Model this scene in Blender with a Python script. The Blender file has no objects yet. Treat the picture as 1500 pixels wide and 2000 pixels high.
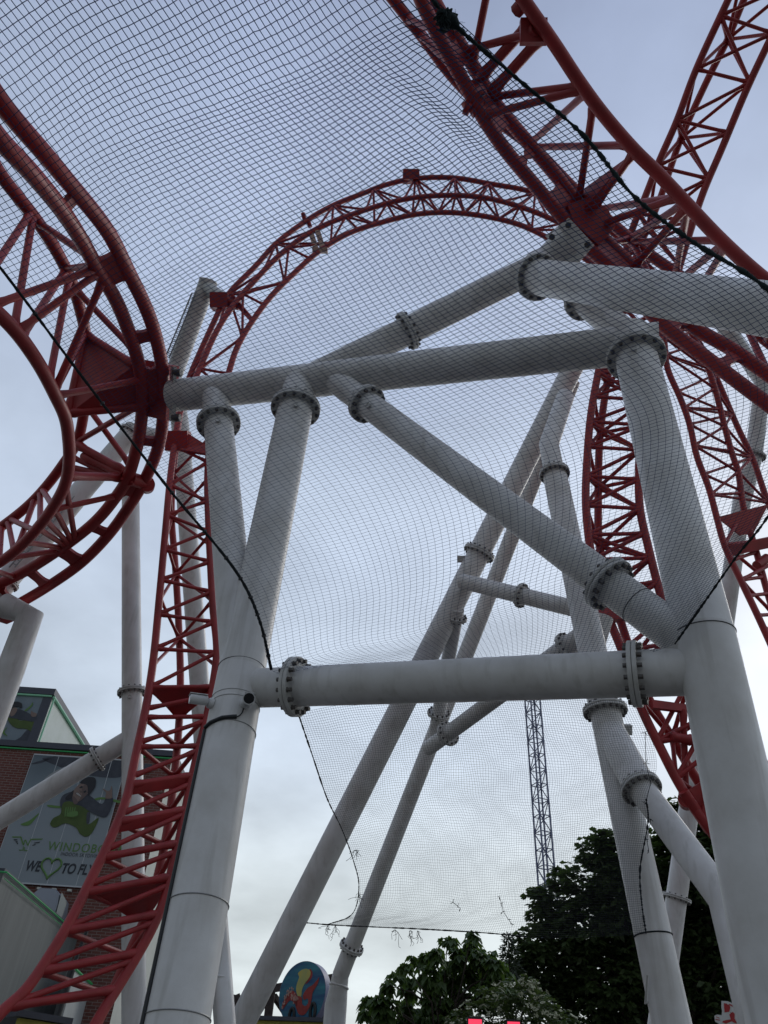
import bpy, math, random
import numpy as np
from mathutils import Vector, Matrix
random.seed(7); np.random.seed(7)
scene = bpy.context.scene
COL = scene.collection

# ------------------------------------------------------------------ camera
F_PX = 1510.0
ZX, ZY = 120.0, 1780.0
nrm = math.sqrt(ZX*ZX + ZY*ZY + F_PX*F_PX)
PITCH = math.asin(F_PX/nrm)
ROLL = math.asin((ZX/nrm)/math.cos(PITCH))
CAM = Vector((0, 0, 1.6))
FW = Vector((0, math.cos(PITCH), math.sin(PITCH)))
R0 = Vector((1, 0, 0)); U0 = Vector((0, -math.sin(PITCH), math.cos(PITCH)))
RT = math.cos(ROLL)*R0 + math.sin(ROLL)*U0
UP = -math.sin(ROLL)*R0 + math.cos(ROLL)*U0
cam_d = bpy.data.cameras.new("camera"); cam = bpy.data.objects.new("camera", cam_d); COL.objects.link(cam)
M3 = Matrix((RT, UP, -FW)).transposed()
cam.matrix_world = Matrix.Translation(CAM) @ M3.to_4x4()
cam_d.sensor_fit = 'VERTICAL'; cam_d.sensor_height = 36.0; cam_d.lens = 36.0*F_PX/2000.0
cam_d.clip_start = 0.05; cam_d.clip_end = 3000
scene.camera = cam

def ray(u, v): return FW + RT*((u-750)/F_PX) + UP*((1000-v)/F_PX)
def P(u, v, z): return CAM + ray(u, v)*z
def at_h(u, v, h):
    r = ray(u, v); return CAM + r*((h-CAM.z)/r.z)
def on_plane(u, v, p0, n):
    r = ray(u, v); return CAM + r*((p0-CAM).dot(n)/r.dot(n))

# ------------------------------------------------------------------ world, sun, exposure
SUN_EL, SUN_AZ = math.radians(32), math.radians(38)      # azimuth from +Y towards +X
sd = Vector((math.sin(SUN_AZ)*math.cos(SUN_EL), math.cos(SUN_AZ)*math.cos(SUN_EL), math.sin(SUN_EL)))
w = bpy.data.worlds.new("World"); scene.world = w; w.use_nodes = True
nt = w.node_tree; nt.nodes.clear()
def N(t, **k):
    n = nt.nodes.new(t)
    for a, b in k.items(): setattr(n, a, b)
    return n
L = lambda a, b: nt.links.new(a, b)
out = N('ShaderNodeOutputWorld'); bg = N('ShaderNodeBackground'); bg.inputs[1].default_value = 0.1
sky = N('ShaderNodeTexSky'); sky.sky_type = 'NISHITA'; sky.sun_disc = False
sky.sun_elevation = SUN_EL; sky.sun_rotation = SUN_AZ; sky.air_density = 1.3; sky.dust_density = 1.5
geo = N('ShaderNodeNewGeometry'); sep = N('ShaderNodeSeparateXYZ'); neg = N('ShaderNodeVectorMath', operation='SCALE'); neg.inputs['Scale'].default_value = -1
L(geo.outputs['Incoming'], neg.inputs[0]); L(neg.outputs[0], sep.inputs[0])
ramp = N('ShaderNodeValToRGB'); L(sep.outputs['Z'], ramp.inputs[0])
cr = ramp.color_ramp; cr.interpolation = 'EASE'
CL = [(0.0, (5.4, 5.8, 5.9)), (0.2, (5.5, 6.0, 6.2)), (0.42, (4.9, 5.6, 6.55)), (0.62, (4.35, 5.05, 6.2)), (0.8, (3.55, 4.2, 5.6)), (1.0, (2.85, 3.4, 4.85))]
cr.elements[0].position = 0; cr.elements[1].position = 1
for p, c in CL[1:-1]: cr.elements.new(p)
for e, (p, c) in zip(cr.elements, CL): e.position = p; e.color = (*[x/10 for x in c], 1)
m10 = N('ShaderNodeVectorMath', operation='SCALE'); m10.inputs['Scale'].default_value = 10
L(ramp.outputs[0], m10.inputs[0])
# soft clouds: planar projection of the direction
pz = N('ShaderNodeMath', operation='ADD'); pz.inputs[1].default_value = 0.25; L(sep.outputs['Z'], pz.inputs[0])
inv = N('ShaderNodeMath', operation='DIVIDE'); inv.inputs[0].default_value = 1.0; L(pz.outputs[0], inv.inputs[1])
pv = N('ShaderNodeVectorMath', operation='SCALE'); L(neg.outputs[0], pv.inputs[0]); L(inv.outputs[0], pv.inputs['Scale'])
nz = N('ShaderNodeTexNoise'); nz.inputs['Scale'].default_value = 2.6; nz.inputs['Detail'].default_value = 7; nz.inputs['Roughness'].default_value = 0.52
L(pv.outputs[0], nz.inputs['Vector'])
mr = N('ShaderNodeMapRange'); mr.inputs[1].default_value = 0.3; mr.inputs[2].default_value = 0.7; mr.inputs[3].default_value = 0.76; mr.inputs[4].default_value = 1.17
L(nz.outputs[0], mr.inputs[0])
cm = N('ShaderNodeVectorMath', operation='SCALE'); L(m10.outputs[0], cm.inputs[0]); L(mr.outputs[0], cm.inputs['Scale'])
# brighter cloud in front of the sun
dt = N('ShaderNodeVectorMath', operation='DOT_PRODUCT'); L(neg.outputs[0], dt.inputs[0]); dt.inputs[1].default_value = sd
mx = N('ShaderNodeMath', operation='MAXIMUM'); mx.inputs[1].default_value = 0; L(dt.outputs['Value'], mx.inputs[0])
pw = N('ShaderNodeMath', operation='POWER'); pw.inputs[1].default_value = 14; L(mx.outputs[0], pw.inputs[0])
gl = N('ShaderNodeVectorMath', operation='SCALE'); gl.inputs[0].default_value = (1.0, 1.05, 1.1); L(pw.outputs[0], gl.inputs['Scale'])
ad = N('ShaderNodeVectorMath', operation='ADD'); L(cm.outputs[0], ad.inputs[0]); L(gl.outputs[0], ad.inputs[1])
mixs = N('ShaderNodeMix', data_type='RGBA'); mixs.inputs[0].default_value = 0.9
mrd = N('ShaderNodeMapRange'); mrd.inputs[1].default_value = -0.6; mrd.inputs[2].default_value = 0.75; mrd.inputs[3].default_value = 0.55; mrd.inputs[4].default_value = 1.25
mrd.interpolation_type = 'SMOOTHSTEP'; L(dt.outputs['Value'], mrd.inputs[0])
az = N('ShaderNodeVectorMath', operation='SCALE'); L(ad.outputs[0], az.inputs[0]); L(mrd.outputs[0], az.inputs['Scale'])
L(sky.outputs[0], mixs.inputs[6]); L(az.outputs[0], mixs.inputs[7])
L(mixs.outputs[2], bg.inputs[0]); L(bg.outputs[0], out.inputs[0])
sun_d = bpy.data.lights.new("sun", 'SUN'); sun_d.energy = 0.5; sun_d.angle = math.radians(14); sun_d.color = (1, 0.96, 0.9)
sun = bpy.data.objects.new("sun", sun_d); COL.objects.link(sun); sun.rotation_euler = sd.to_track_quat('Z', 'Y').to_euler()
scene.view_settings.view_transform = 'Standard'; scene.view_settings.look = 'None'
scene.view_settings.exposure = 0.12; scene.view_settings.gamma = 1

# ------------------------------------------------------------------ materials
def mat(name, col, rough=0.5, metal=0.0, var=0.0, vscale=3.0, col2=None, bump=0.0, bscale=40, spec=0.5, emit=None, stretch=None):
    m = bpy.data.materials.new(name); m.use_nodes = True
    t = m.node_tree; b = t.nodes['Principled BSDF']
    b.inputs['Base Color'].default_value = (*col, 1); b.inputs['Roughness'].default_value = rough; b.inputs['Metallic'].default_value = metal
    b.inputs['Specular IOR Level'].default_value = spec
    tc = t.nodes.new('ShaderNodeTexCoord'); vec = tc.outputs['Object']
    if stretch:
        mp = t.nodes.new('ShaderNodeMapping'); mp.inputs['Scale'].default_value = stretch
        t.links.new(vec, mp.inputs[0]); vec = mp.outputs[0]
    if var > 0:
        n = t.nodes.new('ShaderNodeTexNoise'); n.inputs['Scale'].default_value = vscale; n.inputs['Detail'].default_value = 6; n.inputs['Roughness'].default_value = 0.6
        t.links.new(vec, n.inputs['Vector'])
        r = t.nodes.new('ShaderNodeMapRange'); r.inputs[1].default_value = 0.35; r.inputs[2].default_value = 0.7
        t.links.new(n.outputs[0], r.inputs[0])
        x = t.nodes.new('ShaderNodeMix'); x.data_type = 'RGBA'
        c2 = col2 if col2 else tuple(c*(1-var) for c in col)
        x.inputs[6].default_value = (*col, 1); x.inputs[7].default_value = (*c2, 1)
        t.links.new(r.outputs[0], x.inputs[0]); t.links.new(x.outputs[2], b.inputs['Base Color'])
        rr = t.nodes.new('ShaderNodeMapRange'); rr.inputs[3].default_value = max(0.05, rough-0.08); rr.inputs[4].default_value = min(1, rough+0.12)
        t.links.new(n.outputs[0], rr.inputs[0]); t.links.new(rr.outputs[0], b.inputs['Roughness'])
    if bump > 0:
        n2 = t.nodes.new('ShaderNodeTexNoise'); n2.inputs['Scale'].default_value = bscale; n2.inputs['Detail'].default_value = 4
        t.links.new(tc.outputs['Object'], n2.inputs['Vector'])
        bp = t.nodes.new('ShaderNodeBump'); bp.inputs['Strength'].default_value = bump; bp.inputs['Distance'].default_value = 0.01
        t.links.new(n2.outputs[0], bp.inputs['Height']); t.links.new(bp.outputs[0], b.inputs['Normal'])
    if emit:
        b.inputs['Emission Color'].default_value = (*emit[0], 1); b.inputs['Emission Strength'].default_value = emit[1]
    return m
WHITE = mat("white_steel_paint", (0.72, 0.715, 0.71), 0.45, var=0.22, vscale=1.4, col2=(0.57, 0.555, 0.53), bump=0.08, bscale=60)
def grime(m):
    """rain runs and sparse rust specks that belong to the paint"""
    t = m.node_tree; b = t.nodes['Principled BSDF']; src = b.inputs['Base Color'].links[0].from_socket; tc = t.nodes.new('ShaderNodeTexCoord')
    mp = t.nodes.new('ShaderNodeMapping'); mp.inputs['Scale'].default_value = (9, 9, 0.55); t.links.new(tc.outputs['Object'], mp.inputs[0])
    n = t.nodes.new('ShaderNodeTexNoise'); n.inputs['Scale'].default_value = 1.0; n.inputs['Detail'].default_value = 5; t.links.new(mp.outputs[0], n.inputs['Vector'])
    r = t.nodes.new('ShaderNodeMapRange'); r.inputs[1].default_value = 0.52; r.inputs[2].default_value = 0.78; r.inputs[4].default_value = 0.5; t.links.new(n.outputs[0], r.inputs[0])
    x = t.nodes.new('ShaderNodeMix'); x.data_type = 'RGBA'; x.inputs[7].default_value = (0.36, 0.345, 0.31, 1); t.links.new(r.outputs[0], x.inputs[0]); t.links.new(src, x.inputs[6])
    n2 = t.nodes.new('ShaderNodeTexNoise'); n2.inputs['Scale'].default_value = 7.0; n2.inputs['Detail'].default_value = 8; n2.inputs['Roughness'].default_value = 0.75; t.links.new(tc.outputs['Object'], n2.inputs['Vector'])
    r2 = t.nodes.new('ShaderNodeMapRange'); r2.inputs[1].default_value = 0.69; r2.inputs[2].default_value = 0.76; r2.inputs[4].default_value = 0.55; t.links.new(n2.outputs[0], r2.inputs[0])
    y = t.nodes.new('ShaderNodeMix'); y.data_type = 'RGBA'; y.inputs[7].default_value = (0.22, 0.13, 0.08, 1); t.links.new(r2.outputs[0], y.inputs[0]); t.links.new(x.outputs[2], y.inputs[6]); t.links.new(y.outputs[2], b.inputs['Base Color'])
grime(WHITE)
WHITE2 = mat("white_flange_paint", (0.6, 0.6, 0.585), 0.5, var=0.25, vscale=6, col2=(0.44, 0.43, 0.4))
BOLT = mat("dark_galvanised_bolt", (0.13, 0.13, 0.13), 0.55, metal=0.35, var=0.5, vscale=14, col2=(0.09, 0.07, 0.055))
RED = mat("red_track_paint", (0.38, 0.028, 0.03), 0.47, var=0.3, vscale=2.6, col2=(0.26, 0.024, 0.026), bump=0.06, bscale=50)
SEAM = mat("dark_wire", (0.04, 0.042, 0.045), 0.6)
NETM = mat("navy_net_cord", (0.02, 0.05, 0.14), 0.7)
NETG = mat("dark_grey_net_cord", (0.03, 0.036, 0.05), 0.75)
ROPE = mat("black_rope", (0.012, 0.016, 0.02), 0.85, var=0.3, vscale=30)
ROPE2 = mat("dark_green_frayed_rope", (0.012, 0.028, 0.03), 0.9, var=0.4, vscale=25, col2=(0.006, 0.014, 0.016))
BLACK = mat("black_plastic", (0.012, 0.014, 0.017), 0.45)
CAMW = mat("white_camera_plastic", (0.6, 0.6, 0.6), 0.35)
LENS = mat("dark_camera_glass", (0.01, 0.01, 0.012), 0.12)
STRAP = mat("steel_strap", (0.35, 0.35, 0.35), 0.45, metal=0.7)
GALV = mat("galvanised_steel", (0.36, 0.37, 0.37), 0.5, metal=0.4, var=0.3, vscale=8)
TAN = mat("tan_steel", (0.5, 0.33, 0.27), 0.5, var=0.2, vscale=8)

# ------------------------------------------------------------------ object helpers
ORG = {}
def tag(o, label=None, cat=None, group=None, kind=None):
    if label: o['label'] = label
    if cat: o['category'] = cat
    if group: o['group'] = group
    if kind: o['kind'] = kind
    return o
def empty(name, loc, label, cat, group=None):
    o = bpy.data.objects.new(name, None); COL.objects.link(o); o.location = loc; o.empty_display_size = 0.3
    ORG[o.name] = Vector(loc); return tag(o, label, cat, group)
class MB:
    def __init__(s): s.v = []; s.f = []; s.m = []; s.sm = []
    def add(s, vs, fs, mi=0, smooth=True):
        o = len(s.v); s.v += [tuple(x) for x in vs]; s.f += [tuple(o+i for i in f) for f in fs]
        s.m += [mi]*len(fs); s.sm += [smooth]*len(fs)
    def tube(s, pts, rad, n=24, mi=0, caps=True, smooth=True, closed=False):
        pts = [Vector(p) for p in pts]
        if not hasattr(rad, '__len__'): rad = [rad]*len(pts)
        k = len(pts); rings = []; nv = None
        for i in range(k):
            if closed: t = pts[(i+1) % k]-pts[i-1]
            else: t = pts[min(i+1, k-1)]-pts[max(i-1, 0)]
            t.normalize()
            if nv is None:
                a = Vector((0, 0, 1)) if abs(t.z) < 0.9 else Vector((1, 0, 0)); nv = (a-t*a.dot(t)).normalized()
            else:
                nv = nv-t*nv.dot(t)
                nv = nv.normalized() if nv.length > 1e-6 else t.orthogonal().normalized()
            bv = t.cross(nv)
            # keep the tube round through mitred bends
            sc = 1.0
            rings.append([pts[i]+(nv*math.cos(2*math.pi*j/n)+bv*math.sin(2*math.pi*j/n))*rad[i]*sc for j in range(n)])
        vs = [p for r in rings for p in r]; fs = []
        for i in range(k if closed else k-1):
            for j in range(n):
                a = i*n+j; b = i*n+(j+1) % n; i2 = ((i+1) % k)*n; fs.append((a, b, i2+(j+1) % n, i2+j))
        s.add(vs, fs, mi, smooth)
        if caps and not closed:
            s.add(rings[0], [tuple(range(n-1, -1, -1))], mi, False); s.add(rings[-1], [tuple(range(n))], mi, False)
    def cyl(s, a, b, r, n=24, mi=0): s.tube([a, b], r, n, mi)
    def prism(s, poly, thick, mi=0, normal=None):
        poly = [Vector(p) for p in poly]; k = len(poly)
        if normal is None:
            normal = Vector((0, 0, 0))
            for i in range(k): normal += poly[i].cross(poly[(i+1) % k])
            normal.normalize()
        h = normal*(thick/2)
        vs = [p+h for p in poly]+[p-h for p in poly]
        fs = [tuple(range(k)), tuple(range(2*k-1, k-1, -1))]
        fs += [(i, k+i, k+(i+1) % k, (i+1) % k) for i in range(k)]
        s.add(vs, fs, mi, False)
    def box(s, c, ax, ay, az, mi=0):
        c = Vector(c); vs = [c+ax*i+ay*j+az*k for i in (-1, 1) for j in (-1, 1) for k in (-1, 1)]
        s.add(vs, [(0, 1, 3, 2), (4, 6, 7, 5), (0, 4, 5, 1), (2, 3, 7, 6), (0, 2, 6, 4), (1, 5, 7, 3)], mi, False)
    def build(s, name, mats, parent=None, origin=None):
        if parent is not None: org = ORG[parent.name]
        elif origin is not None: org = Vector(origin)
        else:
            a = np.array(s.v); org = Vector((a[:, 0].mean(), a[:, 1].mean(), a[:, 2].min()))
        me = bpy.data.meshes.new(name)
        vs = (np.array(s.v)-np.array(org))
        me.from_pydata(vs.tolist(), [], s.f)
        if not isinstance(mats, (list, tuple)): mats = [mats]
        for m in mats: me.materials.append(m)
        me.polygons.foreach_set('material_index', s.m); me.polygons.foreach_set('use_smooth', s.sm); me.update()
        o = bpy.data.objects.new(name, me); COL.objects.link(o); ORG[o.name] = org
        if parent is not None: o.parent = parent
        else: o.location = org
        return o
def basis(t):
    t = t.normalized(); a = Vector((0, 0, 1)) if abs(t.z) < 0.9 else Vector((1, 0, 0)); n = (a-t*a.dot(t)).normalized(); return t, n, t.cross(n)
def lerp_pix(a, b, s):
    """point a fraction s along the picture of segment a-b (a, b = (u, v, z)); depth is perspective correct"""
    iz = 1/a[2]+(1/b[2]-1/a[2])*s
    return (a[0]+(b[0]-a[0])*s, a[1]+(b[1]-a[1])*s, 1/iz)
def seg_pt(a, b, u=None, v=None):
    s = (u-a[0])/(b[0]-a[0]) if u is not None else (v-a[1])/(b[1]-a[1])
    return P(*lerp_pix(a, b, s))
def to_ground(p, q):
    """extend the line p->q (q lower) down to the ground"""
    d = q-p; return p+d*((-0.1-p.z)/d.z)
def flange(parent, c, t, R, nb=16, th=0.05, gap=0.0, bolt=0.028, name='flange', two=True, rot=0.0):
    m = MB(); t, n, b = basis(t); c = Vector(c)
    for s in ((-1, 1) if two else (1,)):
        a0 = c+t*(0.003*s); a1 = c+t*(th*s)
        m.tube([a0, a0+t*(0.004*s), a1-t*(0.006*s), a1], [R-0.006, R, R, R-0.006], 40, 0)
    for i in range(nb):
        an = 2*math.pi*(i+0.5)/nb+rot; q = c+(n*math.cos(an)+b*math.sin(an))*(R-bolt*1.75)
        m.tube([q-t*(th+bolt*1.5), q-t*(th+bolt*0.3), q-t*(th+0.001)], [bolt, bolt, bolt*1.25], 6, 1, smooth=False)
        m.tube([q+t*(th+0.001), q+t*(th+bolt*0.3), q+t*(th+bolt*1.9)], [bolt*1.25, bolt, bolt], 6, 1, smooth=False)
    return m.build(name, [WHITE2, BOLT], parent)
def pipe(parent, pts, r, name, m=None, n=48, rad=None):
    b = MB(); b.tube(pts, rad if rad else r, n); return b.build(name, m or WHITE, parent)
def ring(parent, c, t, R, r, name='seam', m=None):
    t, n, bb = basis(t); b = MB()
    b.tube([c+(n*math.cos(2*math.pi*i/48)+bb*math.sin(2*math.pi*i/48))*R for i in range(48)], r, 6, closed=True)
    return b.build(name, m or SEAM, parent)
def lug(parent, c, t, side, R):
    t, n, b = basis(t); d = (side-t*side.dot(t)).normalized(); m = MB()
    m.cyl(c+d*(R-0.02), c+d*(R+0.035), 0.035, 14); m.tube([c+d*(R+0.034)+(t*math.cos(a)+d.cross(t)*math.sin(a))*0.042 for a in [2*math.pi*i/16 for i in range(16)]], 0.012, 6, closed=True)
    return m.build('lifting_lug', WHITE2, parent)

# ================================================================== SETTING: ground
def plain(n=None):
    g = MB(); S = 1500
    g.add([(-S, -S, 0), (S, -S, 0), (S, S, 0), (-S, S, 0)], [(0, 1, 2, 3)], 0, False)
    return g
GROUND = mat("asphalt_paving", (0.11, 0.107, 0.1), 0.9, var=0.35, vscale=1.2, bump=0.3, bscale=25)
tag(plain().build('ground', GROUND, origin=(0, 0, 0)), kind='structure')

# ================================================================== NEAR WHITE PORTAL FRAME
JL = (472, 1312, 10.2); JR = (1378, 1250, 8.2)
HL = (338, 773, 15.0); HR = (1288, 668, 11.95)
D1, D2, D3 = 0.31, 0.25, 0.225
frame = empty('support_frame', P(*JL)*0+Vector((P(*JL).x, P(*JL).y, 0)), 'large white tubular portal frame with two leaning legs and a bolted crossbeam, nearest of all', 'support frame')
CL0 = (346.5, 1990, 7.3); pJL = P(*JL); gl0 = to_ground(pJL, P(*CL0))
hpt = lambda u: lerp_pix(HL, HR, (u-HL[0])/(HR[0]-HL[0]))
# left leg
legL = pipe(frame, [gl0, pJL+(pJL-gl0).normalized()*0.12], D1, 'leg')
tl = (pJL-gl0).normalized()
for v, rr in ((1767, 0.007), (1990, 0.007)):
    ring(legL, seg_pt(CL0, JL, v=v), tl, D1+0.004, rr, 'steel_strap', STRAP)
ring(legL, seg_pt(CL0, JL, v=1432), tl, D1+0.004, 0.006, 'steel_strap', STRAP)
for v in (1372, 1383): ring(legL, seg_pt(CL0, JL, v=v), tl, D1+0.003, 0.004, 'steel_strap', STRAP)
ring(legL, pJL+tl*0.02, tl, D1+0.002, 0.006)
# left leg's two branches
a = JL; b = hpt(588)
brR = pipe(frame, [P(*a)-tl*0.05, P(*b)], D1*0.985, 'branch'); t = (P(*b)-P(*a)).normalized()
fl_c = seg_pt(a, b, v=797); flange(brR, fl_c, t, 0.435, 14); lug(brR, seg_pt(a, b, v=818), t, CAM-fl_c, D1)
b2 = hpt(421)
brL = pipe(frame, [P(*a)-tl*0.05, P(*b2)], 0.26, 'branch'); t = (P(*b2)-P(*a)).normalized()
fl_c = seg_pt(a, b2, v=826); flange(brL, fl_c, t, 0.395, 14); lug(brL, seg_pt(a, b2, v=846), t, CAM-fl_c, 0.26)
# header
hd = pipe(frame, [P(*HL), P(*HR)], D1, 'header_beam'); th = (P(*HR)-P(*HL)).normalized()
m = MB(); m.prism([P(336, 716, 15.0), P(342, 716, 14.7), P(340, 822, 14.7), P(333, 822, 15.0)], 0.06)
for (u, v) in ((345, 728), (343, 816)): m.cyl(P(u-6, v, 14.75), P(u+9, v, 14.72), 0.075, 8, 1)
m.build('end_plate', [WHITE2, BOLT], hd)
# right leg
g = (1535, 1986, 6.2)
pJR = P(*JR); gr0 = to_ground(pJR, P(*g)); tr = (pJR-gr0).normalized()
legR = pipe(frame, [gr0, pJR+tr*0.1], D1*1.01, 'leg')
RTOP = (1232, 655, 12.1)
tr2 = (P(*RTOP)-pJR).normalized()
brT = pipe(frame, [pJR-tr*0.05, P(*RTOP)], D1, 'branch')
fl_c = seg_pt(JR, RTOP, v=697); flange(brT, fl_c, tr2, 0.44, 14); lug(brT, seg_pt(JR, RTOP, v=716), tr2, CAM-fl_c, D1)
ring(legR, pJR+tr*0.06, tr, D1+0.006, 0.006)
# crossbeam
XA = (468, 1345, 10.1); XB = (1388, 1310, 8.05)
xb = pipe(frame, [P(*XA), P(*XB)], D2, 'crossbeam'); tx = (P(*XB)-P(*XA)).normalized()
flange(xb, seg_pt(XA, XB, u=578), tx, 0.375, 16, bolt=0.03); flange(xb, seg_pt(XA, XB, u=1240), tx, 0.355, 16, bolt=0.028)
# diagonal brace
BA = hpt(648); BA = (648, 738, BA[2]); BB = (1352, 1262, 8.25)
dbr = pipe(frame, [P(*BA), P(*BB)], D3, 'diagonal_brace'); td = (P(*BB)-P(*BA)).normalized()
c = seg_pt(BA, BB, u=716); flange(dbr, c, td, 0.335, 12); lug(dbr, seg_pt(BA, BB, u=738), td, CAM-c, D3)
c = seg_pt(BA, BB, u=1188); flange(dbr, c, td, 0.34, 14); ring(dbr, seg_pt(BA, BB, u=1245), td, D3+0.002, 0.005)
# upper raking beam with head bracket
UA = (618, 734, 14.0); UB = (1092, 500, 14.5)
up = pipe(frame, [P(*UA), P(*UB)], 0.26, 'raking_beam'); tu = (P(*UB)-P(*UA)).normalized()
flange(up, seg_pt(UA, UB, u=796), tu, 0.36, 12)
m = MB()
m.tube([P(1060, 516, 14.5), P(1085, 497, 14.5), P(1112, 474, 14.4)], [0.26, 0.3, 0.38], 40)
m.prism([P(1066, 462, 14.5), P(1112, 426, 14.25), P(1160, 478, 14.0), P(1122, 522, 14.2)], 0.06)
for u, v in ((1110, 440), (1147, 478), (1078, 463)):
    q = P(u, v, 14.12); m.cyl(q, q+ray(u, v)*(-0.12), 0.06, 6, 1)
m.build('head_bracket', [WHITE, BOLT], up)
# big outrigger to the right
OA = (1046, 541, 13.3); OB = (1500, 604, 8.55)
pa = P(*OA); pb = P(*OB); to = (pb-pa).normalized()
outr = pipe(frame, [P(1052, 520, 14.3), pa+to*0.02, pb, pb+to*2.6], 0.3, 'outrigger_beam')
flange(outr, pa+to*0.05, to, 0.395, 14)
post_t = pb+to*2.5; pipe(frame, [post_t+Vector((0, 0, 0.1)), Vector((post_t.x, post_t.y, -0.1))], 0.3, 'leg')
# short stub between header and raking beam
SA = (1092, 545, 14.4); SB = (1228, 660, 12.2)
st = pipe(frame, [P(*SA), P(*SB)], 0.24, 'stub'); flange(st, seg_pt(SA, SB, u=1141), P(*SB)-P(*SA), 0.36, 12)

# ================================================================== FAR WHITE TRIPOD FRAME
f1a = (471, 2000, 17.3); f1b = (1142, 672, 22.6)
g1 = to_ground(P(*f1b), P(*f1a))
ff = empty('support_frame', Vector((g1.x, g1.y, 0)), 'far white tubular frame whose long legs lean together behind the crossbeam, tied by thin struts', 'support frame')
l1 = pipe(ff, [g1, P(*f1b)], 0.3, 'leg'); t1 = P(*f1b)-P(*f1a)
flange(l1, seg_pt(f1a, f1b, v=1080), t1, 0.43, 16)
q = seg_pt(f1a, f1b, v=1092); m = MB(); _, n_, b_ = basis(t1); m.box(q-RT*0.4, RT*0.1, UP*0.09, FW*0.06); m.build('bracket', WHITE2, l1)
f2a = (665, 1905, 21.0); f2b = (1118, 745, 22.6)
l2 = pipe(ff, [P(*f2a), P(*f2b)], 0.225, 'leg'); t2 = P(*f2b)-P(*f2a)
flange(l2, seg_pt(f2a, f2b, v=1850), t2, 0.34, 14)
b0 = P(662, 1926, 20.95); b1 = P(656, 1962, 20.9)
base = [P(*f2a), b0, Vector((b1.x, b1.y, b1.z)), Vector((b1.x, b1.y, -0.1))]
pipe(l2, base, 0, 'base_post', rad=[0.225, 0.24, 0.3, 0.3]); ring(l2, b0, Vector((0.2, 0, 1)), 0.245, 0.035, 'collar', WHITE)
f4a = (1310, 1990, 11.5); f4b = (1084, 930, 18.9)
g4 = to_ground(P(*f4b), P(*f4a)); l4 = pipe(ff, [g4, P(*f4b)], 0.29, 'leg'); t4 = P(*f4b)-P(*f4a)
flange(l4, P(1083, 925, 18.9), t4, 0.37, 16)
pipe(l4, [P(1083, 925, 18.9), P(1072, 868, 19.6), P(1104, 775, 21.8)], 0.25, 'upper_stub')
flange(l4, seg_pt(f4a, f4b, v=1388), t4, 0.42, 18)
q = seg_pt(f4a, f4b, v=1425); m = MB(); m.box(q+RT*0.34, RT*0.08, UP*0.09, FW*0.06); m.build('bracket', WHITE2, l4)
_q = lerp_pix(f4a, f4b, (1425-1990)/(930-1990)); k0 = (_q[0], 1425, _q[2]); k1 = (1252, 1540, 13.1); k2 = (1416, 1760, 10.9); k3 = (1478, 2000, 9.5)
p0, p1, p2, p3 = P(*k0), P(*k1), P(*k2), P(*k3)
fork = pipe(ff, [p0, p1], 0.28, 'fork'); pipe(ff, [p1, p2, to_ground(p2, p3)], 0.228, 'leg')
flange(fork, p1, p1-p0, 0.35, 16)
ring(l4, seg_pt(f4a, f4b, v=1828), t4, 0.294, 0.012, 'rope_tie', ROPE)
m = MB(); q = seg_pt(f4a, f4b, v=1958); m.cyl(q-RT*0.25, q-RT*0.33, 0.02); m.cyl(q-RT*0.33-UP*0.02, q-RT*0.30+UP*0.42, 0.015); m.build('handle', WHITE2, l4)
def strut(a, b, r, fls, par=ff):
    o = pipe(par, [P(*a), P(*b)], r, 'strut', n=32); t = P(*b)-P(*a)
    for kw, R in fls: flange(o, seg_pt(a, b, **kw), t, R, 12, th=0.04, bolt=0.024)
    return o
strut((902, 1135, 20.0), (1136, 1192, 17.9), 0.2, [({'u': 1018}, 0.31)])
strut((836, 1462, 20.9), (1152, 1228, 17.0), 0.2, [({'u': 875}, 0.33), ({'u': 1107}, 0.32)])
strut((850, 1432, 20.9), (893, 1190, 20.0), 0.185, [({'v': 1394}, 0.31), ({'v': 1207}, 0.3)])
strut((1180, 1205, 16.9), (1158, 1275, 16.6), 0.2, [])

# ================================================================== OTHER WHITE SUPPORTS
def solo(name, label, pts, r, flv=(), nflr=None, ground=True, cat='support column', extra=None):
    pp = [P(*q) for q in pts]
    if ground: pp.append(to_ground(pp[-2], pp[-1]))
    o = empty(name, Vector((pp[-1].x, pp[-1].y, 0)) if ground else pp[-1], label, cat)
    tb = pipe(o, pp, r, 'post')
    for i, s in flv:
        c = P(*lerp_pix(pts[i], pts[i+1], s)); flange(tb, c, pp[i+1]-pp[i], nflr or r*1.4, 14, th=0.04, bolt=0.022)
    return o, tb
o, tb = solo('support_column', 'slender upright white column under the near left red track, with an angled strut', [(255, 955, 20.8), (262, 1990, 14.3)], 0.225, [(0, 0.383)], 0.325)
pipe(o, [P(257, 965, 20.7), P(272, 948, 16.9)], 0.15, 'arm')
lug(tb, P(253, 1370, 17.6), Vector((0, 0, 1)), CAM-RT*2-P(253, 1370, 17.6), 0.225)
a = (258, 1440, 17.2); b = (-60, 1636, 15.9)
s = pipe(o, [P(*a), P(*b)], 0.21, 'strut'); flange(s, seg_pt(a, b, u=190), P(*b)-P(*a), 0.285, 14, th=0.035, bolt=0.02)
pp = P(*b); pipe(o, [pp, Vector((pp.x-0.6, pp.y, -0.1))], 0.21, 'strut')
o, tb = solo('support_column', 'tall bent white column reaching above the header beam to hold the arching red track', [(402, 562, 23.2), (338, 735, 23.0), (352, 830, 22.8), (396, 1420, 20.5)], 0.26)
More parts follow.
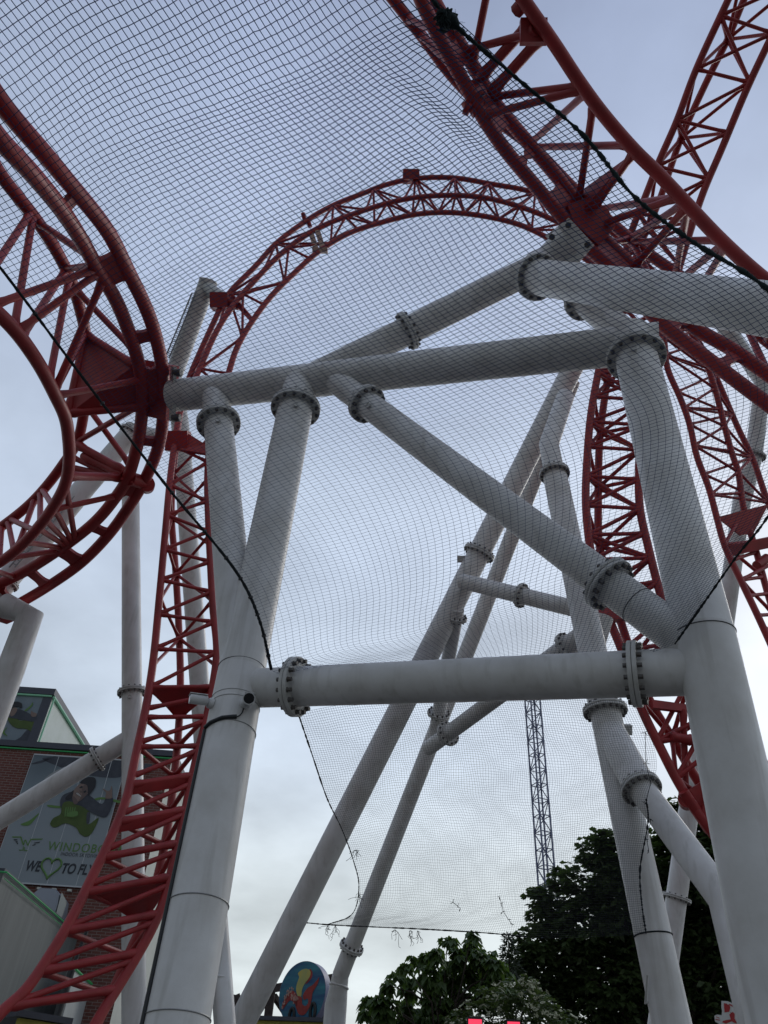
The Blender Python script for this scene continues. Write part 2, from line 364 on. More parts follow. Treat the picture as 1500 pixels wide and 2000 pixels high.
m = MB(); top = P(402, 562, 23.2); m.tube([top, P(448, 592, 22.2)], [0.22, 0.18], 24); m.tube([top-UP*0.1, top+(P(402, 562, 23.2)-P(338, 735, 23.0)).normalized()*0.22], 0.275, 24); m.build('head_arm', WHITE2, o)
def ladder(par, a, b, off, w_=0.12, name='cable_ladder'):
    m = MB(); A, B = P(*a), P(*b); n = 34
    m.cyl(A, B, 0.02, 8); m.cyl(A+off, B+off, 0.02, 8)
    for i in range(n): q = A+(B-A)*(i/n); m.cyl(q, q+off+(B-A)*(0.5/n), 0.012, 6)
    return m.build(name, GALV, par)
ladder(tb, (375, 572, 22.9), (322, 700, 22.7), RT*0.12)
o, tb = solo('support_column', 'steeply raking white column behind the lower curve of the near left red track', [(264, 838, 21.0), (171, 945, 20.0), (16, 1130, 18.8), (-60, 1225, 18.0)], 0.28, [(0, 0.08), (2, 0.07)], 0.34)
pipe(o, [P(262, 842, 21.0), P(322, 856, 20.6)], 0.2, 'arm')
ladder(tb, (228, 858, 20.5), (18, 1108, 18.5), RT*0.14)
o, tb = solo('support_column', 'white mitred elbow post at the left edge under the low end of the track', [(8, 1183, 18.0), (58, 1204, 17.8), (20, 1310, 17.2), (-30, 1440, 16.4)], 0.3)
o, tb = solo('support_column', 'long raking white column seen in pieces behind the right leg and the far right red track', [(1375, 580, 27.0), (1490, 745, 26.5), (1472, 890, 25.5), (1448, 985, 25), (1412, 1240, 23.5), (1344, 1590, 22.0), (1308, 1850, 20.5)], 0.275, [(2, 0.0), (5, 0.63)], 0.385)
o, tb = solo('support_column', 'narrow white post half hidden behind the nearest left leg', [(396, 1590, 13.2), (428, 1800, 12.2), (436, 1908, 11.6)], 0.13)
ring(tb, P(434, 1910, 11.6), Vector((0.05, 0, 1)), 0.135, 0.02, 'collar', WHITE)

# ================================================================== RED TRACKS
def crom(pts, n=10):
    pts = [np.array(p, float) for p in pts]
    pts = [2*pts[0]-pts[1]]+pts+[2*pts[-1]-pts[-2]]; o = []
    for i in range(1, len(pts)-2):
        p0, p1, p2, p3 = pts[i-1:i+3]
        # centripetal
        def tj(ti, a, b): return ti+max(1e-4, np.linalg.norm(b-a))**0.5
        t0 = 0; t1 = tj(t0, p0, p1); t2 = tj(t1, p1, p2); t3 = tj(t2, p2, p3)
        for k in range(n):
            t = t1+(t2-t1)*k/n
            A1 = (t1-t)/(t1-t0)*p0+(t-t0)/(t1-t0)*p1; A2 = (t2-t)/(t2-t1)*p1+(t-t1)/(t2-t1)*p2; A3 = (t3-t)/(t3-t2)*p2+(t-t2)/(t3-t2)*p3
            B1 = (t2-t)/(t2-t0)*A1+(t-t0)/(t2-t0)*A2; B2 = (t3-t)/(t3-t1)*A2+(t-t1)/(t3-t1)*A3
            o.append((t2-t)/(t2-t1)*B1+(t-t1)/(t2-t1)*B2)
    o.append(pts[-2]); return np.array(o)
def smooth_line(px, win=0.035):
    q = px.copy(); q[:, 2] = 1/q[:, 2]
    d = np.r_[0, np.cumsum(np.linalg.norm(np.diff(px[:, :2], axis=0), axis=1))]; n = int(d[-1]/9)+30
    x = np.linspace(0, d[-1], n); q = np.stack([np.interp(x, d, q[:, j]) for j in range(3)], 1)
    for it in range(2):
        for j, sig in ((0, 38.0), (1, 38.0), (2, 110.0)):
            k = int(3*sig/(x[1]-x[0])); ker = np.exp(-0.5*(np.arange(-k, k+1)*(x[1]-x[0])/sig)**2); ker /= ker.sum()
            # odd reflection keeps the ends in place
            e = q[:, j]; kk = min(k, n-1); ee = np.r_[2*e[0]-e[kk:0:-1], e, 2*e[-1]-e[-2:-kk-2:-1]]; ker2 = ker[k-kk:k+kk+1]/ker[k-kk:k+kk+1].sum()
            sm = np.convolve(ee, ker2, 'valid')
            if it == 0: first = sm
            # one sharpening step undoes the shrinkage of the first pass
            q[:, j] = sm if j == 2 or it == 1 else sm+(e-np.convolve(np.r_[2*sm[0]-sm[kk:0:-1], sm, 2*sm[-1]-sm[-2:-kk-2:-1]], ker2, 'valid'))*1.0
        break
    q[:, 2] = 1/q[:, 2]; return q
class Track:
    def __init__(s, name, label, chords, k=1.0):
        chords = {a: (b[0], b[1]*k, [(u, v, z*k) for u, v, z in b[2]]) for a, b in chords.items()}; s.k = k
        """chords: name -> (part name, radius, [(u,v,z)...])"""
        s.pix = {}; s.w = {}; s.r = {}
        for k, (pn, r, pts) in chords.items():
            px = smooth_line(crom(pts, 14)); s.pix[k] = px; s.w[k] = np.array([P(*q) for q in px]); s.r[k] = r
        allp = np.concatenate(list(s.w.values())); lo = allp[allp[:, 2].argmin()]
        s.o = empty(name, Vector(lo), label, 'roller coaster track')
        for k, (pn, r, pts) in chords.items():
            b = MB(); b.tube([Vector(q) for q in s.w[k]], r, 20); b.build(pn, RED, s.o)
    def near(s, k, u, v):
        px = s.pix[k]; i = ((px[:, 0]-u)**2+(px[:, 1]-v)**2).argmin(); return Vector(s.w[k][i])
    def nearw(s, k, p):
        d = ((s.w[k]-np.array(p))**2).sum(1); return Vector(s.w[k][d.argmin()])
    def y(s, k, v):
        px = s.pix[k]; i = np.abs(px[:, 1]-v).argmin(); return Vector(s.w[k][i])
    def bar(s, p, q, r=0.05, name='brace'):
        p, q = Vector(p), Vector(q); L_ = (q-p).length
        if L_ < 0.15: return
        d = (q-p)/L_; e = min(0.22, L_*0.2)
        r *= s.k; b = MB(); b.tube([p, p+d*e*0.55, p+d*e*1.3, q-d*e*1.3, q-d*e*0.55, q], [r*1.0, r*1.28, r, r, r*1.28, r*1.0], 12); b.build(name, RED, s.o)
    def bars(s, lst, r=0.05):
        for (k1, u1, v1, k2, u2, v2) in lst: s.bar(s.near(k1, u1, v1), s.near(k2, u2, v2), r)
    def plate(s, pts, th=0.05, name='gusset_plate', m=None):
        b = MB(); b.prism(pts, th); return b.build(name, m or RED, s.o)
    def web(s, k1, k2, c, half, th=0.05, rnd=True):
        """slotted web between two chords around pixel c, with slot-rounded ends"""
        p = s.near(k1, *c); i = ((s.w[k1]-np.array(p))**2).sum(1).argmin()
        A = s.w[k1]
        # arc-length window on k1
        seg = np.r_[0, np.cumsum(np.linalg.norm(np.diff(A, axis=0), axis=1))]
        def atl(l): return Vector([np.interp(l, seg, A[:, j]) for j in range(3)])
        l0 = seg[i]; n = 10; lo, hi = [], []
        a0 = atl(l0); wd = (s.nearw(k2, a0)-a0).length
        for j in range(n+1):
            t = j/n; cut = (wd*0.42)*math.sqrt(max(0, 1-(2*t-1)**2)) if rnd else 0
            h = half+wd*0.42-cut
            pa, pb = atl(l0-h), atl(l0+h)
            lo.append(pa+(s.nearw(k2, pa)-pa)*t); hi.append(pb+(s.nearw(k2, pb)-pb)*t)
        b = MB(); b.prism(lo+hi[::-1], th); b.build('web_plate', RED, s.o)
    def auto(s, sp, r1, r2, nodes, r=0.045, dense=False):
        S = [s.near(sp, *n) for n in nodes]
        for i, p in enumerate(S):
            a, b = s.nearw(r1, p), s.nearw(r2, p)
            s.bar(p, a, r); s.bar(a, b, r)
            if dense: s.bar(p, b, r)
            if i+1 < len(S):
                q = S[i+1]; md = (p+q)/2; md = s.nearw(sp, md); c, d = s.nearw(r1, md), s.nearw(r2, md)
                s.bar(p, c, r); s.bar(p, d, r); s.bar(q, c, r); s.bar(q, d, r)
                s.bar(a, d, r)
                if dense: s.bar(c, d, r); s.bar(c, b, r)
                a2 = s.nearw(r1, q); s.bar(d, a2, r)

# --- track A : near left
A = Track('coaster_track', 'dark red curved track sweeping close overhead on the left, with twin slotted spine tubes', {
 'O1': ('spine_tube', 0.125, [(-260, -90, 8.6), (-70, 100, 9.3), (12, 212, 9.8), (112, 330, 10.6), (207, 449, 12.3), (245, 520, 13.2), (291, 620, 14.2), (313, 705, 14.8), (318, 775, 15.2), (314, 838, 15.9), (303, 885, 16.4), (277, 945, 17.0), (250, 990, 17.4), (213, 1041, 17.8), (160, 1096, 18.2), (100, 1140, 18.4), (30, 1182, 18.6), (-50, 1222, 18.8), (-200, 1300, 19.3)]),
 'O2': ('spine_tube', 0.125, [(-270, -15, 8.3), (-80, 170, 9.0), (0, 272, 9.4), (60, 337, 10.0), (121, 412, 11.4), (157, 467, 12.3), (190, 525, 13.0), (227, 590, 13.8), (257, 667, 14.4), (271, 720, 14.8), (277, 770, 15.1), (275, 812, 15.5), (269, 857, 15.9), (258, 900, 16.3), (245, 937, 16.7), (224, 970, 17.0), (192, 1010, 17.4), (149, 1048, 17.7), (93, 1088, 18.0), (40, 1120, 18.2), (-40, 1158, 18.4), (-190, 1235, 18.9)]),
 'R1': ('rail', 0.112, [(-250, 420, 10.0), (-70, 556, 11.0), (0, 617, 11.4), (31, 650, 11.8), (60, 689, 12.2), (83, 726, 12.6), (105, 770, 13.2), (125, 817, 13.8), (131, 857, 14.2), (132, 897, 14.8), (125, 942, 15.3), (101, 990, 15.9), (67, 1036, 16.3), (27, 1076, 16.6), (-30, 1115, 16.8), (-190, 1195, 17.4)]),
 'R2': ('rail', 0.112, [(-240, -10, 10.8), (-60, 240, 12.2), (0, 338, 12.6), (30, 378, 12.8), (60, 416, 13.2), (97, 470, 13.8), (122, 515, 14.3), (142, 560, 14.8), (155, 605, 15.3), (164, 645, 15.7), (168, 695, 16.2), (168, 750, 16.6), (161, 810, 17.0), (148, 862, 17.3), (122, 905, 17.5), (90, 948, 17.7), (53, 987, 17.9), (0, 1029, 18.1), (-50, 1060, 18.2), (-200, 1135, 18.6)])})
A.bars([('O2', 190, 525, 'R1', -20, 600), ('O2', 190, 530, 'R1', 35, 645), ('O2', 200, 545, 'R1', 103, 765), ('R2', 60, 420, 'R1', 28, 640), ('R2', 128, 540, 'R1', 95, 745),
 ('R2', 60, 415, 'R1', -40, 570), ('R2', 125, 528, 'R1', 42, 658), ('R2', 164, 648, 'R1', 107, 765), ('R2', 75, 435, 'O2', 180, 505), ('R2', 125, 530, 'O2', 187, 520), ('R2', 145, 560, 'O2', 258, 690),
 ('R1', 107, 770, 'O2', 272, 745), ('O2', 262, 790, 'R2', 150, 862), ('R2', 165, 790, 'O2', 253, 912), ('R2', 140, 890, 'O2', 240, 940),
 ('O2', 224, 965, 'R1', 105, 1000), ('R1', 128, 945, 'O2', 144, 1050), ('R1', 105, 990, 'O2', 139, 1055), ('R1', 85, 1015, 'O2', 133, 1058), ('R1', 70, 1030, 'O2', 125, 1066), ('R1', 48, 1060, 'O2', 122, 1068), ('R1', 5, 1090, 'O2', 115, 1075),
 ('R2', 77, 965, 'R1', 75, 1025), ('R2', 66, 976, 'R1', 30, 1074), ('R2', 82, 960, 'R1', 104, 988), ('R2', 22, 1012, 'R1', 70, 1034), ('R2', 16, 1018, 'R1', 24, 1078), ('R2', 2, 1028, 'R1', -5, 1098), ('R1', -20, 1110, 'O2', 30, 1125)], 0.062)
for s_ in (0, 1): A.bar(P(150+12*s_, 868+22*s_, 17.0), P(240, 918+10*s_, 16.5), 0.085)
A.bar(A.near('R1', 129, 930), P(235, 932, 16.6), 0.09); A.bar(A.near('R2', 122, 905), P(240, 935, 16.6), 0.07)
for c, h in (((150, 378), 0.09), ((240, 520), 0.3), ((303, 653), 0.1), ((316, 752), 0.42), ((309, 862), 0.1), ((276, 948), 0.32), ((212, 1042), 0.1), ((155, 1100), 0.16), ((92, 1146), 0.1), ((20, 1188), 0.25)):
    A.web('O1', 'O2', c, h, 0.09)
gp = [P(166, 652, 15.6), P(262, 712, 14.95), P(276, 742, 15.0), P(274, 795, 15.3), P(132, 808, 15.0)]
A.plate(gp, 0.05)
for i in (0, 3, 4): A.bar(gp[i], gp[(i+1) % 5], 0.075, 'gusset_rim')
A.plate([P(292, 704, 15.45), P(340, 714, 15.2), P(334, 822, 15.3), P(290, 812, 15.6)], 0.3, 'bolted_bracket')
b = MB(); nd = P(276, 938, 16.8); dn = (P(245, 937, 16.6)-P(290, 950, 16.9)).normalized()
b.cyl(P(288, 946, 16.75), P(287, 951, 17.1), 0.16, 28); b.cyl(P(255, 935, 16.5), P(292, 946, 16.95), 0.15, 24)
for u, v in ((238, 935), (258, 942), (276, 948), (290, 947)): q = P(u, v, 16.35); b.cyl(q, q-ray(u, v)*0.12, 0.03, 8)
b.build('node_joint', RED, A.o)
A.plate([P(-15, 1168, 18.2), P(25, 1180, 18.2), P(32, 1200, 18.0), P(5, 1212, 18.0), P(-15, 1206, 18.0)], 0.5, 'bolted_bracket')

# --- track C : near upper right
C = Track('coaster_track', 'dark red track running from the top edge to the right edge above the frayed rope', {
 'CR': ('rail', 0.108, [(850, -270, 12.2), (965, -85, 12.4), (1023, 0, 12.5), (1084, 88, 12.6), (1132, 160, 12.7), (1177, 221, 12.8), (1239, 293, 12.8), (1287, 341, 12.7), (1340, 397, 12.6), (1401, 461, 12.4), (1455, 512, 12.2), (1500, 550, 12.0), (1580, 610, 11.8), (1790, 770, 11.2), (2000, 930, 10.8)]),
 'O1': ('spine_tube', 0.125, [(690, -270, 12.8), (795, -70, 13.1), (823, 0, 13.2), (860, 77, 13.4), (921, 187, 13.8), (943, 227, 13.9), (988, 293, 14.1), (1073, 395, 14.4), (1112, 440, 14.5), (1150, 483, 14.5), (1197, 527, 14.4), (1283, 622, 14.0), (1393, 709, 13.4), (1500, 790, 13.0), (1580, 850, 12.8), (1790, 1010, 12.3), (2000, 1170, 12)]),
 'O2': ('spine_tube', 0.125, [(728, -270, 13.2), (825, -70, 13.5), (849, 0, 13.6), (889, 70, 13.8), (937, 150, 14.1), (962, 193, 14.2), (1030, 277, 14.5), (1087, 345, 14.7), (1130, 398, 14.8), (1170, 455, 14.8), (1243, 528, 14.6), (1348, 632, 14.2), (1430, 683, 13.8), (1500, 732, 13.5), (1580, 790, 13.3), (1790, 945, 12.8), (2000, 1100, 12.4)]),
 'R2': ('rail', 0.112, [(600, -260, 14.2), (715, -70, 14.6), (769, 0, 14.8), (828, 76, 15.2), (887, 152, 15.6), (960, 225, 15.8), (1044, 292, 16.0), (1126, 373, 16.0), (1200, 440, 15.8), (1260, 490, 15.6), (1320, 533, 15.4), (1410, 598, 15.0), (1500, 668, 14.7), (1580, 735, 14.5), (1790, 900, 14), (2000, 1070, 13.6)])})
C.bars([('CR', 960, -85, 'O2', 927, 125), ('O2', 905, 100, 'CR', 1065, 60), ('O2', 960, 190, 'CR', 1130, 172), ('O1', 950, 225, 'CR', 1135, 178), ('R2', 1031, 280, 'CR', 1137, 185), ('R2', 1036, 286, 'CR', 1225, 288),
 ('CR', 1150, 205, 'O2', 1130, 400), ('CR', 1240, 300, 'O2', 1150, 420), ('R2', 1178, 396, 'CR', 1322, 388), ('O2', 1165, 440, 'CR', 1319, 390), ('R2', 1233, 467, 'CR', 1332, 400), ('O2', 1240, 525, 'CR', 1340, 405), ('R2', 1241, 472, 'CR', 1410, 472), ('R2', 1320, 530, 'CR', 1337, 410), ('R2', 1330, 540, 'CR', 1412, 478), ('R2', 1365, 565, 'CR', 1420, 482),
 ('R2', 1236, 466, 'O1', 1160, 470), ('R2', 1240, 470, 'O2', 1285, 560), ('R2', 800, 40, 'O1', 850, 60), ('R2', 820, 66, 'O1', 900, 140), ('R2', 1410, 598, 'O2', 1348, 632), ('R2', 1455, 630, 'O2', 1500, 732), ('R2', 1500, 668, 'CR', 1500, 550), ('R2', 1446, 625, 'CR', 1500, 550), ('O2', 1580, 790, 'CR', 1560, 595), ('O2', 1580, 790, 'CR', 1660, 670), ('R2', 1580, 735, 'CR', 1580, 610), ('R2', 1580, 735, 'CR', 1680, 690), ('O2', 1720, 893, 'CR', 1740, 730), ('R2', 1720, 845, 'CR', 1760, 750), ('R2', 1800, 905, 'O2', 1790, 945), ('O2', 1860, 995, 'CR', 1870, 830), ('R2', 1900, 985, 'CR', 1890, 845), ('CR', 900, -190, 'O2', 800, -120), ('CR', 880, -230, 'R2', 700, -100)], 0.066)
for d_ in (-14, 14): C.bar(P(948+d_*0.8, 168+d_, 13.9), P(1052+d_*0.8, 52+d_, 12.8), 0.095, 'joint_strut')
b = MB()
for d_ in (-1, 1):
    q = P(1028+d_*14, 40+d_*24, 12.7); t_ = P(1052, 52, 12.7)-P(948, 168, 13.9); b.cyl(q-t_.normalized()*0.07, q+t_.normalized()*0.07, 0.12, 8)
b.box(P(1042, 62, 12.7), RT*0.22, UP*0.2, FW*0.06); b.build('rail_joint', RED, C.o)
b = MB(); q = P(928, 198, 13.9); t_ = (C.near('O1', 921, 187)-C.near('O1', 943, 227)).normalized()
for k_ in (-0.06, 0.06): b.cyl(q+t_*(k_-0.04), q+t_*(k_+0.04), 0.24, 20)
b.cyl(P(908, 210, 13.8), P(918, 215, 13.8), 0.12, 8); b.cyl(P(921, 222, 13.8), P(928, 218, 13.8), 0.08, 8); b.build('spine_joint', RED, C.o)
C.plate([P(1233, 303, 13.0), P(1143, 368, 14.6), P(1138, 412, 14.4), P(1168, 408, 14.2)], 0.04)
C.plate([P(1106, 402, 14.35), P(1150, 388, 14.4), P(1186, 412, 14.4), P(1200, 445, 14.4), P(1168, 482, 14.3), P(1120, 440, 14.3)], 0.12)
for c, h in (((1078, 400), 0.2), ((1012, 326), 0.06), ((1410, 704), 0.08), ((880, 112), 0.2), ((1180, 512), 0.6), ((938, 218), 0.5), ((1296, 634), 0.2)):
    C.web('O1', 'O2', c, h, 0.08)

# --- track B : big arch with the left descent and the right limb
Bt = Track('coaster_track', 'long red lattice track rising from lower left and arching over behind the white header', {
 'BO': ('spine_tube', 0.1, [(-10, 2340, 14.0), (150, 2080, 15.4), (222, 1930, 16.3), (257, 1850, 16.8), (285, 1785, 17.2), (310, 1700, 17.8), (328, 1610, 18.4), (342, 1500, 19.4), (350, 1400, 20.3), (352, 1320, 21.0), (348, 1200, 22.0), (342, 1100, 22.8), (336, 1010, 23.4), (338, 940, 23.9), (345, 865, 24.4), (356, 790, 25.0), (373, 733, 25.6), (430, 607, 26.8), (450, 573, 27.2), (500, 520, 27.8), (540, 477, 28.4), (600, 432, 29.2), (650, 403, 29.8), (717, 376, 30.4), (749, 364, 30.6), (809, 351, 30.9), (886, 349, 31.0), (958, 360, 30.8), (1041, 377, 30.2), (1150, 425, 29.2), (1260, 515, 28.4), (1340, 625, 27.8), (1395, 730, 27.2), (1442, 837, 26.4), (1470, 897, 26.0), (1500, 980, 25.2), (1545, 1080, 24.4), (1640, 1290, 22.4), (1730, 1480, 20.8)]),
 'BM': ('rail', 0.1, [(-230, 2290, 11.3), (-60, 2060, 12.6), (0, 1981, 13.2), (47, 1935, 13.6), (100, 1860, 14.2), (145, 1783, 14.8), (180, 1712, 15.5), (212, 1645, 16.1), (245, 1562, 16.9), (265, 1475, 17.8), (285, 1380, 18.8), (299, 1290, 19.7), (312, 1160, 20.8), (322, 1050, 21.8), (333, 933, 22.8), (342, 868, 23.4), (355, 800, 24.2), (383, 737, 25.0), (423, 650, 26.0), (457, 597, 26.6), (500, 547, 27.2), (550, 497, 27.8), (617, 450, 28.6), (717, 410, 29.4), (800, 389, 29.8), (886, 383, 30.0), (958, 390, 29.8), (1030, 410, 29.2), (1084, 432, 28.8), (1180, 482, 28.0), (1290, 575, 27.2), (1345, 645, 26.8), (1379, 713, 26.4), (1397, 765, 26.2), (1430, 888, 25.4), (1440, 917, 25.2), (1453, 993, 24.6), (1477, 1077, 24.0), (1500, 1160, 23.2), (1525, 1240, 22.6), (1590, 1420, 21), (1670, 1610, 19.6)]),
 'BI': ('rail', 0.1, [(-60, 2390, 11.4), (120, 2130, 13.0), (187, 2000, 14.0), (229, 1930, 14.6), (264, 1872, 15.0), (296, 1813, 15.5), (324, 1746, 16.0), (336, 1696, 16.4), (352, 1632, 17.0), (375, 1520, 18.0), (390, 1455, 18.6), (403, 1403, 19.1), (416, 1330, 19.8), (422, 1270, 20.4), (416, 1190, 21.0), (411, 1100, 21.8), (407, 1010, 22.6), (406, 930, 23.2), (412, 860, 23.8), (424, 800, 24.4), (447, 730, 25.2), (463, 683, 25.8), (493, 630, 26.4), (533, 577, 27.0), (577, 533, 27.6), (623, 493, 28.2), (683, 457, 28.8), (752, 434, 29.4), (815, 420, 29.8), (883, 417, 30.0), (952, 425, 29.8), (1018, 442, 29.2), (1070, 466, 28.6), (1140, 505, 27.8), (1210, 560, 27.0), (1265, 610, 26.6), (1290, 645, 26.3), (1304, 718, 25.8), (1327, 774, 25.5), (1346, 828, 25.2), (1362, 893, 24.8), (1383, 950, 24.4), (1400, 1010, 24.0), (1417, 1067, 23.4), (1447, 1133, 22.8), (1480, 1203, 22.2), (1515, 1280, 21.6), (1590, 1450, 20.2), (1680, 1640, 18.8)])}, k=0.8)
Bt.auto('BO', 'BM', 'BI', [(353, 800), (373, 733), (448, 575), (540, 477), (650, 403), (730, 372), (809, 351), (886, 349), (958, 360), (1041, 377), (1150, 425), (1260, 515)], 0.045)
Bt.auto('BO', 'BI', 'BM', [(1352, 648), (1395, 730), (1430, 808), (1470, 897), (1500, 980)], 0.045)
# descending zigzags
UM = lambda v: float(np.interp(v, [733, 800, 868, 933, 1050, 1160, 1290, 1380], [383, 355, 342, 333, 322, 312, 299, 285]))
ML = [870, 945, 1010, 1074, 1134, 1198, 1268, 1345]; MR = [905, 975, 1034, 1100, 1156, 1220, 1277, 1345]
for i in range(len(ML)):
    Bt.bar(Bt.near('BM', UM(ML[i]), ML[i]), Bt.near('BI', 412, MR[i]), 0.05)
    if i+1 < len(ML): Bt.bar(Bt.near('BI', 412, MR[i]), Bt.near('BM', UM(ML[i+1]), ML[i+1]), 0.05)
for i, vs in enumerate((930, 1010, 1122, 1245)):
    q = Bt.near('BO', 345, vs)
    for dv in (-75, 55): Bt.bar(q, Bt.near('BI', 412, vs+dv), 0.045); Bt.bar(q, Bt.near('BM', 315, vs+dv), 0.045)
VM = [1345, 1397, 1455, 1523, 1585, 1653, 1722, 1797, 1877, 1967]; VI = [1342, 1394, 1452, 1513, 1574, 1639, 1709, 1776, 1856, 1940]
nearM = lambda v: Bt.near('BM', 290-max(0, v-1345)*0.45, v); nearI = lambda v: Bt.near('BI', 412-max(0, v-1345)*0.3, v); nearO = lambda v: Bt.near('BO', 350-max(0, v-1400)*0.2, v)
for i in range(len(VM)):
    Bt.bar(nearM(VM[i]), nearI(VI[i]), 0.075 if i > 2 else 0.055)
    if i+1 < len(VM):
        Bt.bar(nearM(VM[i+1]-12), nearI(VI[i]+14), 0.055)
        vo = (VM[i]+VM[i+1])/2+30
        Bt.bar(nearO(vo), nearM(VM[i]), 0.06); Bt.bar(nearO(vo), nearI(VI[i]+4), 0.06); Bt.bar(nearO(vo), nearM(VM[i+1]), 0.05); Bt.bar(nearO(vo), nearI(VI[i+1]), 0.05)
def tri(T, k, v, ks='BO', dv=60):
    a_, b_ = nearM(v), nearI(v-4); c_ = nearO(v+dv); c1 = c_+(a_-c_)*0.22; c2 = c_+(b_-c_)*0.22
    T.plate([a_, b_, c2, c1], 0.05)
tri(Bt, 0, 1345, dv=62); tri(Bt, 0, 1718, dv=80)
for v in (1523, 1585):
    a_, b_ = nearM(v), nearI(v-10); Bt.plate([a_, b_, b_+UP*-0.16, a_+UP*-0.16], 0.12, 'cross_member')
b = MB(); q = Bt.y('BO', 590); q = Bt.near('BO', 440, 590); b.box(q-RT*0.1, RT*0.24, UP*0.21, FW*0.24); b.cyl(q+RT*0.08, q+RT*0.44-UP*0.08, 0.16, 8); b.build('bolted_bracket', RED, Bt.o)
Bt.plate([q+RT*0.24, Bt.near('BI', 490, 632), Bt.near('BI', 497, 622), q+RT*0.24+UP*0.24], 0.16)
b = MB(); q = Bt.near('BO', 806, 350); b.box(q+UP*0.08, RT*0.26, UP*0.16, FW*0.2); b.build('bolted_bracket', RED, Bt.o)
b = MB(); q = Bt.near('BO', 598, 433)
b.cyl(q-RT*0.06, q-RT*0.12+UP*0.22, 0.07, 8); b.cyl(q+RT*0.04, q+RT*0.1-UP*0.2, 0.07, 8); b.build('clamp', RED, Bt.o)
b = MB(); p_, q_ = Bt.near('BM', 615, 452), Bt.near('BI', 628, 490)
for d_ in (-0.13, 0.13): b.box((p_+q_)/2+RT*d_*0.8, RT*0.08, (q_-p_)/2, FW*0.05)
b.box(q_, RT*0.22, UP*0.06, FW*0.1); b.build('gap_plate', TAN, Bt.o)
b = MB(); b.box(P(348, 862, 23.6*0.8), RT*0.27, UP*0.24, FW*0.2); b.build('bolted_bracket', RED, Bt.o)
Bt.plate([P(362, 845, 23.6*0.8), P(402, 870, 23.5*0.8), P(404, 868+20, 23.3*0.8), P(352, 880, 23.4*0.8)], 0.12)
Bt.bars([('BI', 1417, 1067, 'BM', 1490, 1125), ('BI', 1447, 1133, 'BM', 1490, 1125), ('BI', 1447, 1133, 'BM', 1512, 1200), ('BI', 1480, 1203, 'BM', 1512, 1200), ('BI', 1430, 1095, 'BM', 1477, 1077), ('BI', 1462, 1165, 'BM', 1500, 1160), ('BI', 1417, 1067, 'BO', 1530, 1050), ('BI', 1447, 1133, 'BO', 1545, 1080), ('BM', 1453, 993, 'BI', 1417, 1067), ('BI', 1490, 1225, 'BM', 1525, 1238)], 0.055)
Bt.plate([P(1400, 1010, 23.9*0.8), P(1500, 985, 24.6*0.8), P(1470, 1042, 24.2*0.8), P(1446, 1046, 24.0*0.8)], 0.06)
Bt.plate([P(1418, 1066, 23.4*0.8), P(1505, 1048, 24.0*0.8), P(1510, 1068, 24.0*0.8), P(1424, 1086, 23.4*0.8)], 0.2, 'cross_member')
b = MB(); b.cyl(P(1478, 1105, 23.6*0.8), P(1498, 1090, 23.9*0.8), 0.12, 20); b.build('node_joint', RED, Bt.o)

# --- track D/E : straight climb at the upper right, dropping to the right behind the frame
E = Track('coaster_track', 'red lattice track climbing straight into the upper right corner from behind the right leg', {
 'DM': ('spine_tube', 0.1, [(1680, -490, 20.4), (1520, -145, 21.5), (1453, 0, 22.0), (1422, 74, 22.3), (1380, 160, 22.6), (1330, 272, 22.9), (1288, 390, 23.0), (1240, 510, 22.8), (1205, 640, 22.3), (1185, 753, 21.6), (1173, 846, 21.0), (1170, 900, 20.5), (1169, 980, 20.0), (1172, 1063, 19.4), (1185, 1120, 18.9), (1210, 1205, 18.4), (1235, 1280, 17.9), (1267, 1362, 17.3), (1315, 1445, 16.8), (1365, 1528, 16.4), (1430, 1620, 16.0), (1540, 1750, 15.6), (1680, 1880, 15.2)]),
 'DL': ('rail', 0.1, [(1650, -490, 19.7), (1490, -145, 20.8), (1422, 0, 21.2), (1360, 136, 21.6), (1320, 240, 21.9), (1288, 314, 22.0), (1266, 370, 22.1), (1233, 456, 22.1), (1205, 560, 22.0), (1185, 640, 21.7), (1173, 704, 21.3), (1155, 807, 20.6), (1147, 900, 20.0), (1145, 980, 19.4), (1152, 1060, 18.8), (1165, 1130, 18.3), (1180, 1183, 17.9), (1213, 1267, 17.3), (1250, 1375, 16.6), (1290, 1460, 16.2), (1332, 1539, 15.8), (1390, 1625, 15.4), (1510, 1775, 15.0), (1650, 1905, 14.6)]),
 'DR': ('rail', 0.1, [(1770, -490, 19.1), (1610, -145, 20.2), (1540, 5, 20.7), (1500, 86, 21.0), (1458, 176, 21.2), (1410, 290, 21.5), (1374, 376, 21.6), (1348, 453, 21.6), (1322, 540, 21.5), (1290, 660, 21.0), (1264, 780, 20.4), (1250, 900, 19.8), (1251, 990, 19.2), (1267, 1070, 18.6), (1290, 1160, 18.0), (1325, 1270, 17.3), (1372, 1360, 16.7), (1428, 1430, 16.2), (1481, 1478, 15.8), (1512, 1530, 15.4), (1610, 1650, 15.0), (1750, 1780, 14.6)])})
E.auto('DM', 'DL', 'DR', [(1510, -125), (1422, 74), (1330, 272), (1262, 450), (1212, 610), (1186, 745), (1172, 850), (1169, 955), (1174, 1065), (1198, 1165), (1240, 1290), (1313, 1442), (1392, 1570), (1500, 1705), (1620, 1825)], 0.05, dense=True)
E.bar(E.near('DM', 1610, -330), E.near('DL', 1570, -320)); E.bar(E.near('DM', 1610, -330), E.near('DR', 1690, -320))
E.plate([P(1165, 1190, 17.6), P(1222, 1175, 17.8), P(1216, 1212, 17.6), P(1160, 1214, 17.4)], 0.3, 'bolted_bracket')
